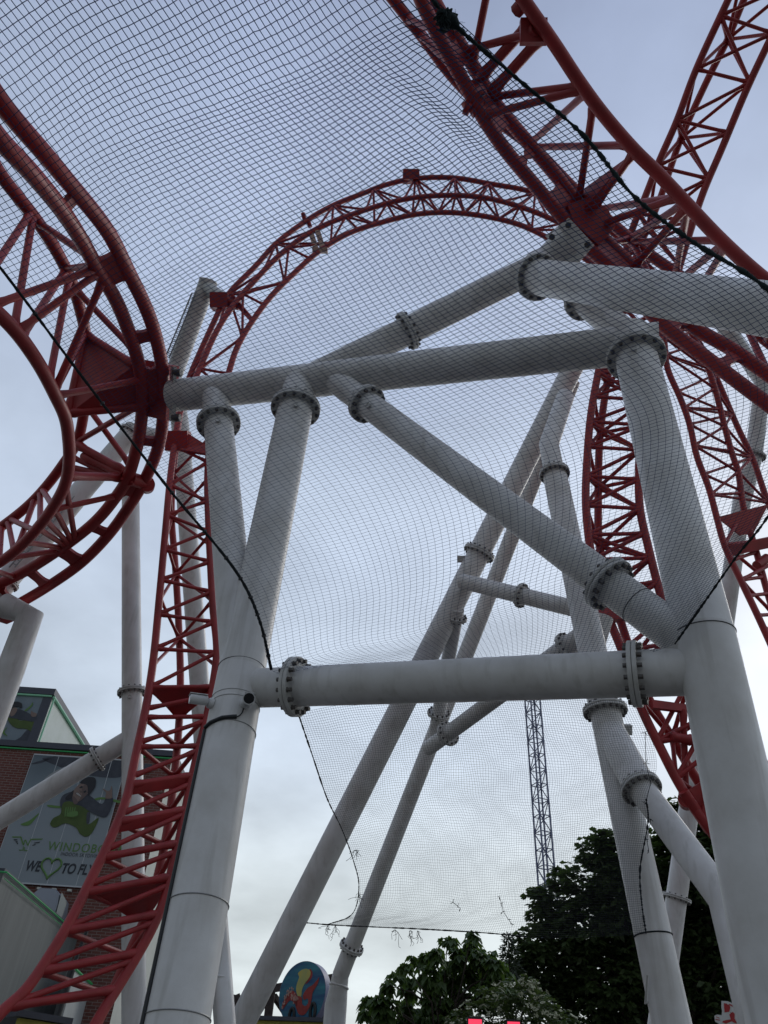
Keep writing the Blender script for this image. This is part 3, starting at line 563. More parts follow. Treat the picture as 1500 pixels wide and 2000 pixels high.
E.plate([P(1271, 1368, 16.5), P(1345, 1378, 16.6), P(1345, 1392, 16.5), P(1274, 1384, 16.4)], 0.12, 'cross_member')
E.bar(P(1334, 1385, 16.5), P(1340, 1560, 16.0), 0.07); E.bar(P(1310, 1438, 16.2), P(1352, 1446, 16.2), 0.1)
b = MB(); b.cyl(P(1341, 1560, 15.7), P(1341, 1567, 16.6), 0.17, 24); b.cyl(P(1334, 1545, 15.7), P(1386, 1622, 15.6), 0.11, 16); b.build('node_joint', RED, E.o)
E.plate([P(1340, 1545, 15.8), P(1372, 1525, 16.0), P(1392, 1620, 15.6), P(1352, 1580, 15.7)], 0.06)

# ================================================================== NETS
def net(name, label, top, right, bottom, left, nu, nv, r, mats, jit, ropes=None, tv=None, seed=3, drop=0.0, waves=None, thin=False):
    """Coons patch between four (u,v,z) boundary curves; strands are thin three-sided cords"""
    rg = np.random.RandomState(seed)
    def samp(c, ts):
        c = crom(c, 20); d = np.r_[0, np.cumsum(np.linalg.norm(np.diff(c[:, :2], axis=0), axis=1))]; d /= d[-1]
        return np.stack([np.interp(ts, d, c[:, j]) for j in range(3)], 1)
    s = np.linspace(0, 1, nu); t = np.linspace(0, 1, nv)
    tl_, tr_ = (tv(t) if tv else (t, t))
    T_, B_ = samp(top, s), samp(bottom, s); Lc, Rc = samp(left, tl_), samp(right, tr_)
    S, TT = np.meshgrid(s, t, indexing='ij'); S = S[..., None]; TT = TT[..., None]
    X = (1-TT)*T_[:, None]+TT*B_[:, None]+(1-S)*Lc[None]+S*Rc[None]-((1-S)*(1-TT)*T_[0]+S*(1-TT)*T_[-1]+(1-S)*TT*B_[0]+S*TT*B_[-1])
    if waves is not None: X = waves(X, S[..., 0], TT[..., 0])
    W = np.zeros_like(X)
    FWn, RTn, UPn, Cn = map(np.array, (FW, RT, UP, CAM))
    W = Cn+X[..., 2:3]*(FWn+RTn*((X[..., 0:1]-750)/F_PX)+UPn*((1000-X[..., 1:2])/F_PX))
    edge = np.minimum(np.minimum(S, 1-S), np.minimum(TT, 1-TT)); e = np.clip(edge*12, 0, 1)
    du = np.linalg.norm(np.gradient(W, axis=0), axis=-1, keepdims=True); dv_ = np.linalg.norm(np.gradient(W, axis=1), axis=-1, keepdims=True)
    W = W+rg.normal(0, 1, W.shape)*np.minimum(du, dv_)*jit*e
    V = []; Fc = []; off = 0
    def strand(pl, rr):
        nonlocal off
        n = len(pl); tg = np.gradient(pl, axis=0); tg /= np.linalg.norm(tg, axis=1, keepdims=True)+1e-9
        a = np.cross(tg, [0.3, 0.2, 0.93]); a /= np.linalg.norm(a, axis=1, keepdims=True)+1e-9; b_ = np.cross(tg, a); rr = (rr if np.ndim(rr) else np.full(n, rr))[:, None]
        ringv = np.stack([pl+rr*(a*math.cos(q)+b_*math.sin(q)) for q in (0.3, 2.394, 4.489)], 1).reshape(-1, 3)
        V.append(ringv); i = np.arange(n-1)[:, None]*3; j = np.arange(3)[None]; j2 = (j+1) % 3
        Fc.append((np.stack([i+j, i+j2, i+3+j2, i+3+j], -1).reshape(-1, 4))+off); off += n*3
    RRr = r*np.interp(X[..., 1], [0, 400, 800, 1250], [1.0, 0.74, 0.37, 0.28]) if thin else np.full(X.shape[:2], r)
    for i in range(nu): strand(W[i], RRr[i])
    for j in range(nv): strand(W[:, j], RRr[:, j])
    V = np.concatenate(V); Fc = np.concatenate(Fc)
    org = Vector(V[V[:, 2].argmin()])
    root = empty(name, org, label, 'safety net')
    me = bpy.data.meshes.new('mesh_cords'); me.vertices.add(len(V)); me.vertices.foreach_set('co', (V-np.array(org)).ravel())
    me.loops.add(len(Fc)*4); me.loops.foreach_set('vertex_index', Fc.ravel().astype(np.int32))
    me.polygons.add(len(Fc)); me.polygons.foreach_set('loop_start', np.arange(len(Fc), dtype=np.int32)*4)
    try: me.polygons.foreach_set('loop_total', np.full(len(Fc), 4, dtype=np.int32))
    except Exception: pass
    me.update(calc_edges=True); me.validate(); me.materials.append(mats)
    o = bpy.data.objects.new('mesh_cords', me); COL.objects.link(o); o.parent = root; ORG[o.name] = org
    return root, W
def rope(parent, pts, r, m, fray=0, wob=0.0, name='edge_rope', seed=1, lump=None):
    rg = random.Random(seed); c = crom(pts, 24); pl = [P(*q) for q in c]; b = MB()
    rad = []
    for i, p in enumerate(pl):
        k = r*(1+wob*(rg.random()-0.4))
        if lump:
            for (lu, lv, lr, lw) in lump:
                d = math.hypot(c[i][0]-lu, c[i][1]-lv)
                if d < lw: k = max(k, lr*(1-(d/lw)**2))
        rad.append(k)
    b.tube(pl, rad, 10)
    for i in range(len(pl)-1):
        for _ in range(fray):
            p = pl[i].lerp(pl[i+1], rg.random()); d = Vector((rg.gauss(0, 1), rg.gauss(0, 1), rg.gauss(0, 1))).normalized(); k = rad[i]
            q1 = p+d*k*0.9; tng = (pl[i+1]-pl[i]).normalized()
            q2 = q1+(d*0.5+tng*rg.uniform(-1, 1))*k*rg.uniform(0.4, 1.5)
            b.tube([q1, q1.lerp(q2, 0.6)+d*k*0.15, q2], r*0.09, 3)
    return b.build(name, m, parent)

LR = [(-460, -20, 8.2), (-210, 260, 8.7), (0, 522, 9.2), (120, 682, 9.5), (200, 788, 9.6), (330, 955, 9.7), (470, 1130, 9.6), (508, 1215, 9.5), (530, 1308, 9.6)]
LRB = LR+[(560, 1318, 9.7), (640, 1317, 9.65), (720, 1313, 9.5)]
RR = [(470, -640, 8.3), (640, -330, 8.6), (780, -90, 8.9), (870, 30, 9.0), (1000, 145, 8.9), (1140, 265, 8.7), (1240, 385, 8.4), (1350, 470, 8.0), (1500, 566, 7.4), (1585, 680, 7.1), (1570, 850, 7.15), (1500, 1008, 7.35), (1440, 1085, 7.6), (1380, 1170, 7.75), (1318, 1258, 7.95)]
TP = [(-460, -20, 8.2), (-160, -230, 8.1), (160, -430, 8.2), (470, -640, 8.3)]
BT = [(720, 1313, 9.5), (860, 1304, 9.3), (1000, 1297, 9.0), (1150, 1288, 8.6), (1250, 1280, 8.3), (1318, 1258, 7.95)]
def tvf(t):
    dl = np.interp(t, [0, 0.092, 0.235, 0.55, 0.86, 1.0], [0, 0.265, 0.475, 0.71, 0.93, 1.0]); return dl, np.interp(t, [0, 0.135, 0.57, 1.0], [0, 0.31, 0.7, 1.0])
def wv(X, S, T):
    X = X.copy(); env = np.clip(np.minimum(np.minimum(S, 1-S), np.minimum(T, 1-T))*8, 0, 1)
    X[..., 0] += env*(5*np.sin(7*T*2.6+S*4)+4*np.sin(S*11+T*9)+1.5*np.sin(S*31-T*23))
    X[..., 1] += env*(6*np.sin(9*S+T*5+1)+4*np.sin(T*13-S*7)+1.5*np.sin(T*33+S*21))
    X[..., 2] += env*0.12*np.sin(S*9+T*7)
    # gather towards the hanging point near the knot on the right-hand rope
    g_ = np.exp(-(((X[..., 0]-880)/85)**2+((X[..., 1]-150)/150)**2)); X[..., 0] += g_*22; X[..., 1] += g_*env*14*np.sin(S*60)
    # puckers along the left-hand rope where it is tied
    pk = np.exp(-(S/0.05)**2)*(T > 0.3)*(T < 0.75); X[..., 1] += pk*env*14*np.sin(T*60)
    return X
upnet, Wn = net('safety_net', 'large navy mesh safety net sagging overhead between the black rope and the frayed rope', TP, RR, BT, LRB, 80, 225, 0.0061, NETM, 0.04, tv=tvf, waves=wv, thin=True)
lr_ = rope(upnet, LR, 0.0175, ROPE, wob=0.35, seed=4)
m = MB()
for v in (150, 400, 610, 790, 905, 960, 1040, 1090, 1130, 1165, 1200, 1240, 1280):
    c = crom(LR, 24); i = np.abs(c[:, 1]-v).argmin(); q = P(*c[i]); d = (P(*c[min(i+1, len(c)-1)])-q).normalized()
    m.tube([q-d*0.012, q+d*0.012], 0.03, 8); m.cyl(q, q+RT*0.02-UP*0.06, 0.005, 4)
m.build('tie', SEAM, lr_)
RRt = [q for q in RR if q[0] > 700 and q[1] < 700 and q[1] > -100]; RRb = RR[10:]
rr_ = rope(upnet, RRt, 0.02, ROPE2, fray=16, wob=0.9, seed=5, lump=[(878, 42, 0.085, 26)])
rope(upnet, RRb, 0.011, ROPE, fray=3, wob=0.8, seed=6)
m = MB(); q = P(872, 40, 9.0)
for i in range(90):
    d = Vector((random.gauss(0, 1), random.gauss(0, 1), random.gauss(0, 1))).normalized()*random.uniform(0.05, 0.13)
    e_ = d.orthogonal().normalized()*0.05
    m.tube([q+d+RT*-0.03, q+d*1.1+e_, q+d*0.7+e_*1.8], 0.012, 4)
m.tube([q-RT*0.09+UP*0.06, q, q+RT*0.06-UP*0.07], [0.06, 0.11, 0.06], 12); m.build('knot', ROPE2, rr_)

L2 = [(582, 1392, 9.9), (610, 1475, 11.2), (640, 1562, 12.8), (668, 1620, 13.8), (690, 1680, 15.0), (701, 1730, 16.2), (688, 1785, 17.4), (640, 1806, 18.0)]
R2 = [(1246, 1372, 8.9), (1272, 1440, 10.6), (1282, 1500, 12.0), (1262, 1560, 12.2), (1266, 1600, 12.1), (1250, 1700, 11.7), (1254, 1770, 11.2), (1262, 1824, 10.9)]
T2 = [(582, 1392, 9.9), (700, 1372, 9.75), (1000, 1358, 9.2), (1246, 1372, 8.9)]
B2 = [(640, 1806, 18.0), (720, 1810, 17.6), (830, 1815, 16.6), (960, 1823, 15.3), (1030, 1830, 14.5), (1080, 1832, 13.4), (1262, 1824, 10.9)]
def wv2(X, S, T):
    X = X.copy(); env = np.clip(np.minimum(np.minimum(S, 1-S), np.minimum(T, 1-T))*8, 0, 1)
    X[..., 0] += env*(5*np.sin(9*T+S*5)+2*np.sin(S*31+T*13)+1.2*np.sin(S*77-T*41)); X[..., 1] += env*(5*np.sin(8*S+T*6)+2*np.sin(T*27-S*19)+1.2*np.sin(T*71+S*53))
    pk = np.exp(-(S/0.04)**2); X[..., 1] += pk*env*8*np.sin(T*45)
    return X
lonet, Wl = net('safety_net', 'fine grey mesh safety net hanging below the crossbeam, torn at its right edge', T2, R2, B2, L2, 146, 108, 0.0019, NETG, 0.05, waves=wv2, seed=9)
rope(lonet, L2, 0.010, ROPE, fray=2, wob=0.8, seed=11); rope(lonet, R2[3:], 0.012, ROPE, fray=3, wob=1.2, seed=12)
rope(lonet, [(595, 1802, 18.1), (640, 1806, 18.0)]+B2[1:5], 0.012, ROPE, wob=0.8, fray=1, seed=13)
rg = random.Random(21)
for (u0, v0, z0) in ((640, 1808, 18.0), (655, 1808, 17.9), (772, 1816, 17.2), (800, 1818, 17), (815, 1818, 16.8), (700, 1745, 16.6), (697, 1660, 14.8)):
    m = MB(); q0 = P(u0, v0, z0)
    for k in range(6):
        q = q0; pl = [q]
        for j in range(4): q = q+Vector((rg.gauss(0, 0.05), rg.gauss(0, 0.03), -abs(rg.gauss(0.03, 0.045)))); pl.append(q)
        m.tube(pl, 0.0045, 4)
    m.build('frayed_tuft', ROPE, lonet)
for (pts) in ([(972, 1752), (980, 1766), (984, 1780), (992, 1795), (1003, 1806)], [(888, 1762), (893, 1770), (898, 1775)], [(1262, 1430), (1258, 1490), (1270, 1530), (1262, 1570)], [(1270, 1600), (1262, 1640), (1268, 1660)]):
    m = MB(); pl = [P(u+rg.gauss(0, 2), v, 14.2 if u < 1100 else 12.3) for u, v in pts]
    m.tube(pl, 0.005, 5)
    for p_ in pl:
        for k in range(4): m.tube([p_, p_+Vector((rg.gauss(0, 0.03), rg.gauss(0, 0.03), rg.gauss(0, 0.03)))], 0.0045, 4)
    m.build('loose_cord', ROPE, lonet)

# ================================================================== CCTV CAMERAS + CABLE
def cctv(label, basep, wall_n, aim, L_, r):
    wall_n = wall_n.normalized(); aim = aim.normalized()
    o = empty('security_camera', basep, label, 'security camera')
    m = MB(); m.tube([basep, basep+wall_n*0.045, basep+wall_n*0.06], [0.068, 0.066, 0.05], 24); k = basep+wall_n*0.12
    m.tube([basep+wall_n*0.05, k], [0.03, 0.022], 16); m.build('bracket', CAMW, o)
    c = k+aim*0.05; m = MB(); t_, n_, b_ = basis(aim)
    m.tube([c-aim*L_*0.45, c-aim*L_*0.42, c+aim*L_*0.55], [r*0.8, r, r], 24); bd = m.build('body', CAMW, o)
    m = MB(); m.cyl(c+aim*(L_*0.551), c+aim*(L_*0.56), r*0.86, 24); m.build('lens', LENS, bd)
    m = MB(); n2 = Vector((0, 0, 1)); m.box(c+n2*(r*1.02)+aim*L_*0.12, aim*L_*0.5, aim.cross(n2).normalized()*r*0.85, n2*0.004); m.build('sun_shield', CAMW, bd)
    return o
col_n = lambda p: None
def leg_surf(u, v, ang):
    """point on the near left leg's skin at picture row v; ang turns from facing the camera to the picture's right"""
    c = seg_pt(CL0, JL, v=v); d = (CAM-c); d = (d-tl*d.dot(tl)).normalized(); s_ = d.cross(tl).normalized()
    if s_.dot(RT) < 0: s_ = -s_
    n_ = d*math.cos(ang)+s_*math.sin(ang); return c+n_*(D1+0.002), n_
p_, n_ = leg_surf(0, 1392, -1.15); cctv('white bullet camera pointing left off the near left leg beside the red track', p_, n_, -RT*0.95-FW*0.35+UP*0.22, 0.22, 0.06)
p_, n_ = leg_surf(0, 1398, 0.35); cctv('white bullet camera facing the viewer, lens dark, on the front of the near left leg', p_, n_, (CAM-p_).normalized()+UP*0.1, 0.2, 0.074)
pts = [leg_surf(0, v, -1.28)[0]+leg_surf(0, v, -1.28)[1]*0.012 for v in np.linspace(1440, 2300, 12)]
cb = empty('cable_conduit', pts[-1], 'black cable conduit running down the edge of the near left leg below the cameras', 'cable')
m = MB(); m.tube(pts, 0.022, 10); m.build('conduit', BLACK, cb)
m = MB(); m.tube([leg_surf(0, v, a_)[0]+leg_surf(0, v, a_)[1]*0.015 for v, a_ in ((1436, -1.25), (1434, -0.9), (1430, -0.4), (1428, -0.05), (1426, 0.12))], 0.026, 10); m.build('cable_sleeve', BLACK, cb)
m = MB(); m.tube([leg_surf(0, v, a_)[0]+leg_surf(0, v, a_)[1]*0.012 for v, a_ in ((1427, 0.1), (1423, 0.22), (1416, 0.3), (1405, 0.34))], 0.008, 8); m.build('cable', BLACK, cb)
pc = P(140, 1895, 15.0)

# ================================================================== BUILDINGS (left)
H1 = 12.0
A0 = at_h(0, 1457, H1); A1 = at_h(337, 1479, H1)
dW = (A1-A0); dW.z = 0; dW.normalize(); nW = Vector((dW.y, -dW.x, 0))
if nW.dot(CAM-A0) < 0: nW = -nW
ez = Vector((0, 0, 1))
def brick_mat():
    m = bpy.data.materials.new('red_brick'); m.use_nodes = True; t = m.node_tree; b = t.nodes['Principled BSDF']
    tc = t.nodes.new('ShaderNodeTexCoord'); mp = t.nodes.new('ShaderNodeMapping')
    br = t.nodes.new('ShaderNodeTexBrick'); br.inputs['Color1'].default_value = (0.13, 0.045, 0.035, 1); br.inputs['Color2'].default_value = (0.17, 0.06, 0.045, 1); br.inputs['Mortar'].default_value = (0.24, 0.2, 0.18, 1)
    br.inputs['Scale'].default_value = 1.0; br.inputs['Brick Width'].default_value = 0.26; br.inputs['Row Height'].default_value = 0.085; br.inputs['Mortar Size'].default_value = 0.007
    t.links.new(tc.outputs['UV'], br.inputs['Vector']); t.links.new(br.outputs[0], b.inputs['Base Color']); b.inputs['Roughness'].default_value = 0.9
    return m
BRICK = brick_mat()
PALE = mat('pale_render', (0.55, 0.56, 0.5), 0.7, var=0.1, vscale=2)
GREYPANEL = mat('grey_white_cladding', (0.43, 0.45, 0.44), 0.6, var=0.15, vscale=1.5)
DARKTRIM = mat('dark_roof_trim', (0.05, 0.055, 0.075), 0.5)
NEON = mat('green_neon_strip', (0.03, 0.2, 0.07), 0.4, emit=((0.04, 0.55, 0.18), 0.07))
NEONP = mat('pale_green_neon_strip', (0.2, 0.4, 0.3), 0.4, emit=((0.25, 0.7, 0.42), 0.08))
def uvwall(o, d, sz=1.0):
    me = o.data; uv = me.uv_layers.new(name='UVMap')
    for l in me.loops:
        c = me.vertices[l.vertex_index].co; uv.data[l.index].uv = (c.dot(d), c.z)
AL = A0-dW*14; AL.z = 0; AR = Vector((A1.x, A1.y, 0)); bk = -nW*9
bd = empty('brick_building', (AL+AR)/2, 'dark red brick building with a green neon roof edge, carrying a big banner', 'building')
m = MB(); m.add([AL, AR, AR+ez*H1, AL+ez*H1], [(0, 1, 2, 3)], 0, False); wl = m.build('front_wall', BRICK, bd); uvwall(wl, dW)
m = MB(); m.add([AR, AR+bk, AR+bk+ez*H1, AR+ez*H1], [(0, 1, 2, 3)], 0, False); m.add([AL+bk, AL, AL+ez*H1, AL+bk+ez*H1], [(0, 1, 2, 3)], 0, False); m.add([AR+bk, AL+bk, AL+bk+ez*H1, AR+bk+ez*H1], [(0, 1, 2, 3)], 0, False); m.build('side_wall', PALE, bd)
m = MB(); mid = (AL+AR)/2+ez*(H1+0.1)+bk*0.5
m.box(mid, dW*((AR-AL).length/2+0.1), nW*4.6, ez*0.1); rf = m.build('roof', DARKTRIM, bd)
m = MB(); q0 = AL+ez*(H1-0.06)+nW*0.05; q1 = AR+ez*(H1-0.06)+nW*0.05; m.cyl(q0, q1, 0.025, 8); m.cyl(q1, q1+bk, 0.025, 8); m.build('neon_strip', NEON, rf)
# beige annex strip, windows
def wp(u, v, off=0.03): return on_plane(u, v, A0+nW*off, nW)
m = MB(); m.prism([wp(283, 1492, .04), wp(297, 1493, .04), wp(292, 1508, .04), wp(279, 1507, .04)], 0.06); m.build('window', DARKTRIM, bd)
# duct
dc = wp(99, 1777, 0.5)
m = MB(); prof = [(-0.9, 0), (-0.9, 0.55), (-0.6, 0.9), (0.3, 0.9), (0.62, 0.6), (0.7, 0.1), (0.7, -0.5), (-0.9, -0.5)]
m.prism([dc+dW*x*0.5+ez*y*0.5 for x, y in prof], 1.1); dt_ = m.build('ventilation_hood', mat('blue_grey_sheet_metal', (0.3, 0.33, 0.38), 0.45, metal=0.3), origin=dc-ez*0.5)
tag(dt_, 'blue grey rounded ventilation hood on the brick wall under the banner', 'ventilation hood')
m = MB(); m.prism([dc+dW*0.36+ez*0.35+nW*0.5, dc+dW*0.56+ez*0.12+nW*0.45, dc+dW*0.54-ez*0.35+nW*0.45, dc+dW*0.38-ez*0.35+nW*0.5], 0.3); q = m.build('white_panel', PALE, dt_)

# banner
def ppoly(pix, off, matl, name, parent, plane=None, th=None):
    p0_, n_ = plane or (A0, nW)
    pts = [on_plane(u, v, p0_+n_*off, n_) for u, v in pix]
    m = MB()
    if th: m.prism(pts, th)
    else:
        m.add(pts, [tuple(range(len(pts)))], 0, False)
    return m.build(name, matl, parent)
def banner_mat():
    m = mat('banner_print', (0.25, 0.3, 0.33), 0.55); t = m.node_tree; b = t.nodes['Principled BSDF']
    tc = t.nodes.new('ShaderNodeTexCoord'); sp = t.nodes.new('ShaderNodeSeparateXYZ'); t.links.new(tc.outputs['Object'], sp.inputs[0])
    n = t.nodes.new('ShaderNodeTexNoise'); n.inputs['Scale'].default_value = 0.6; t.links.new(tc.outputs['Object'], n.inputs['Vector'])
    ad_ = t.nodes.new('ShaderNodeMath'); ad_.operation = 'MULTIPLY_ADD'; ad_.inputs[1].default_value = 1.6; t.links.new(n.outputs[0], ad_.inputs[0]); t.links.new(sp.outputs['Z'], ad_.inputs[2])
    r = t.nodes.new('ShaderNodeMapRange'); r.inputs[1].default_value = 2.4; r.inputs[2].default_value = 5.4; t.links.new(ad_.outputs[0], r.inputs[0])
    c = t.nodes.new('ShaderNodeValToRGB'); c.color_ramp.elements[0].color = (0.25, 0.29, 0.31, 1); c.color_ramp.elements[1].color = (0.04, 0.065, 0.085, 1)
    e = c.color_ramp.elements.new(0.5); e.color = (0.18, 0.225, 0.25, 1)
    t.links.new(r.outputs[0], c.inputs[0]); t.links.new(c.outputs[0], b.inputs['Base Color']); return m
tlc = wp(67, 1474, .08); blc = wp(-12, 1722, .08); brc = wp(170, 1733, .08)
hB = tlc.z-blc.z; zB = (blc.z+brc.z)/2
wB = (wp(248, 1487, .08)-tlc).dot(dW)
b0_ = Vector((tlc.x, tlc.y, zB)); bn = empty('banner', b0_+dW*wB/2, 'grey advertising banner with a flying skydiver and lettering, on the brick wall', 'banner')
m = MB(); m.box(b0_+dW*wB/2+ez*hB/2, dW*wB/2, nW*0.02, ez*hB/2); m.build('sheet', banner_mat(), bn)
m = MB()
for f_ in (0.0, 0.27, 0.56, 0.84, 1.0): m.box(b0_+dW*(wB*f_)+ez*hB/2+nW*0.024, dW*0.008, nW*0.002, ez*hB/2)
for z_ in (0, hB): m.box(b0_+dW*wB/2+ez*z_+nW*0.024, dW*wB/2, nW*0.006, ez*0.02)
m.build('seam_strip', mat('pale_seam', (0.5, 0.53, 0.54), 0.5), bn)
m = MB()
for f_ in np.linspace(0.06, 0.94, 7): q = b0_+dW*wB*f_-ez*0.12; m.box(q+nW*0.02, dW*0.06, nW*0.05, ez*0.03)
m.build('fixing', PALE, bn)
SKIN = mat('printed_skin', (0.2, 0.14, 0.115), 0.6); SKIN2 = mat('printed_skin_shadow', (0.12, 0.085, 0.075), 0.6); GRN = mat('printed_green', (0.07, 0.11, 0.016), 0.6, var=0.6, vscale=2.5, col2=(0.045, 0.08, 0.012)); DK = mat('printed_dark_jacket', (0.028, 0.034, 0.048), 0.6, var=0.5, vscale=3, col2=(0.06, 0.068, 0.085)); HAIR = mat('printed_hair', (0.014, 0.015, 0.02), 0.6)
LGRN = mat('printed_lime', (0.1, 0.21, 0.05), 0.6); TXT = mat('printed_dark_letters', (0.03, 0.036, 0.045), 0.6); MIST = mat('printed_smoke', (0.3, 0.31, 0.31), 0.6); TEETH = mat('printed_teeth', (0.34, 0.33, 0.31), 0.6)
def smoothp(pix, n=5, closed=True):
    k = len(pix); o = []
    for i in range(k):
        p0_, p1_, p2_, p3_ = (np.array(pix[(i+j-1) % k], float) for j in range(4))
        for q in range(n):
            t = q/n; o.append(tuple(0.5*((2*p1_)+(-p0_+p2_)*t+(2*p0_-5*p1_+4*p2_-p3_)*t*t+(-p0_+3*p1_-3*p2_+p3_)*t**3)))
    return o
def pp_(pix, off, mt, nm, pl=None): return ppoly(smoothp(pix), off, mt, nm, bn if pl is None else pl[2], None if pl is None else pl[:2])
z3 = lambda x, y: (x/5, 1450+y/5)      # picture units of the banner study
pp_([z3(300, 210), z3(420, 170), z3(560, 130), z3(400, 200)], .104, DK, 'backdrop_shape')
pp_([z3(420, 150), z3(830, 150), z3(1190, 180), z3(1190, 330), z3(1000, 340), z3(760, 300), z3(560, 230)], .104, DK, 'backdrop_shape')
pp_([z3(440, 350), z3(540, 280), z3(650, 235), z3(600, 290), z3(520, 340), z3(440, 390)], .112, MIST, 'smoke_wisp')
pp_([z3(200, 800), z3(290, 760), z3(380, 690), z3(350, 740), z3(280, 810)], .112, LGRN, 'green_swoosh')
pp_([z3(470, 610), z3(600, 620), z3(700, 600), z3(600, 640), z3(480, 630)], .112, LGRN, 'green_swoosh')
pp_([z3(900, 560), z3(1000, 535), z3(1190, 575), z3(1190, 600), z3(1010, 555), z3(910, 575)], .112, LGRN, 'green_swoosh')
pp_([z3(600, 560), z3(700, 545), z3(860, 600), z3(870, 690), z3(860, 800), z3(965, 735), z3(900, 880), z3(840, 920), z3(780, 890), z3(740, 830), z3(640, 790), z3(540, 830), z3(490, 800), z3(520, 740), z3(595, 690)], .118, GRN, 'suit')
pp_([z3(590, 560), z3(640, 500), z3(780, 470), z3(880, 520), z3(990, 600), z3(1040, 540), z3(1100, 540), z3(1100, 600), z3(1060, 700), z3(1010, 730), z3(900, 690), z3(790, 620), z3(690, 610), z3(600, 640)], .124, DK, 'jacket')
pp_([z3(850, 690), z3(880, 690), z3(870, 780), z3(845, 790)], .124, DK, 'jacket')
pp_([z3(620, 590), z3(700, 580), z3(760, 640), z3(740, 740), z3(640, 720), z3(600, 680)], .128, GRN, 'suit')
for k_ in range(5): pp_([z3(640+k_*22, 640), z3(650+k_*22, 640), z3(640+k_*20, 720), z3(630+k_*20, 720)], .131, LGRN, 'suit_stripe')
pp_([z3(660, 690), z3(750, 670), z3(755, 715), z3(670, 725)], .133, LGRN, 'suit_emblem')
pp_([z3(720, 470), z3(790, 400), z3(850, 400), z3(870, 470), z3(820, 540), z3(760, 580), z3(710, 570)], .134, SKIN, 'face')
pp_([z3(800, 440), z3(850, 405), z3(868, 470), z3(820, 540), z3(765, 578), z3(800, 510)], .1345, SKIN2, 'face_shadow')
pp_([z3(705, 520), z3(740, 545), z3(760, 590), z3(720, 600)], .136, SKIN2, 'neck_shadow')
pp_([z3(780, 395), z3(850, 340), z3(930, 350), z3(930, 430), z3(890, 490), z3(860, 520), z3(850, 420)], .137, HAIR, 'hair')
pp_([z3(640, 540), z3(700, 480), z3(720, 470), z3(700, 540), z3(650, 560)], .137, HAIR, 'hair')
pp_([z3(735, 500), z3(760, 485), z3(800, 525), z3(785, 535)], .139, SKIN2, 'mouth'); pp_([z3(742, 500), z3(760, 491), z3(792, 523), z3(782, 527)], .141, TEETH, 'teeth')
pp_([z3(775, 440), z3(800, 425), z3(806, 440), z3(785, 448)], .139, HAIR, 'eye'); pp_([z3(815, 480), z3(838, 468), z3(842, 482), z3(822, 492)], .139, HAIR, 'eye')
pp_([z3(775, 468), z3(800, 478), z3(790, 495)], .139, SKIN2, 'nose')
pp_([z3(1030, 545), z3(1035, 490), z3(1005, 460), z3(1010, 450), z3(1045, 472), z3(1075, 465), z3(1086, 430), z3(1094, 432), z3(1096, 510), z3(1090, 545)], .134, SKIN, 'hand')
# lettering
def text3d(s, org, h, ext, mt, name, parent, xdir, up, nrm_, shear=0.0, bold=0.0, width=None, space=1.0):
    cu = bpy.data.curves.new(name, 'FONT'); cu.body = s; cu.size = 1; cu.offset = bold; cu.shear = shear; cu.space_character = space
    o = bpy.data.objects.new(name, cu); COL.objects.link(o); dg = bpy.context.evaluated_depsgraph_get(); dg.update()
    me = bpy.data.meshes.new_from_object(o.evaluated_get(dg)); bpy.data.objects.remove(o); bpy.data.curves.remove(cu)
    co = np.array([v.co for v in me.vertices]); x0, x1 = co[:, 0].min(), co[:, 0].max(); y0, y1 = co[:, 1].min(), co[:, 1].max()
    sx = (width/(x1-x0)) if width else h/(y1-y0); sy = h/(y1-y0); root = ORG[parent.name]
    for v in me.vertices:
        q = org+xdir*((v.co.x-x0)*sx)+up*((v.co.y-y0)*sy)-root; v.co = q
    me.materials.clear(); me.materials.append(mt); me.update()
    ob = bpy.data.objects.new(name, me); COL.objects.link(ob); ob.parent = parent; ORG[ob.name] = root; return ob
def btext(s, pl, pr, ph, mt, name, off=0.11, **k):
    a_ = wp(*pl, off); b_ = wp(*pr, off); h_ = wp(*ph, off).z-a_.z
    return text3d(s, a_, h_, 0, mt, name, bn, dW, ez, nW, width=(b_-a_).dot(dW), **k)
btext('WINDOBONA', (91, 1660), (239, 1671), (96, 1643), LGRN, 'lettering', space=1.15, bold=0.005)
btext('INDOOR SKYDIVING VIENNA', (118, 1671), (232, 1679), (119, 1664), TXT, 'lettering', space=1.1)
btext('WE', (48, 1701), (78, 1703), (54, 1680), TXT, 'lettering', shear=0.15, bold=0.03)
btext('TO FLY', (118, 1706), (183, 1711), (122, 1685), TXT, 'lettering', shear=0.15, bold=0.03)
hp = []
for i in range(48):
    a_ = 2*math.pi*i/48; hp.append((16*math.sin(a_)**3, 13*math.cos(a_)-5*math.cos(2*a_)-2*math.cos(3*a_)-math.cos(4*a_)))
hc = wp(99, 1693, .11); hs = 0.0285*(wp(118, 1693, .11)-wp(81, 1693, .11)).length
m = MB(); m.tube([hc+dW*x*hs*1.15+ez*(y*hs*1.25) for x, y in hp], 0.03, 8, closed=True); m.build('heart', LGRN, bn)
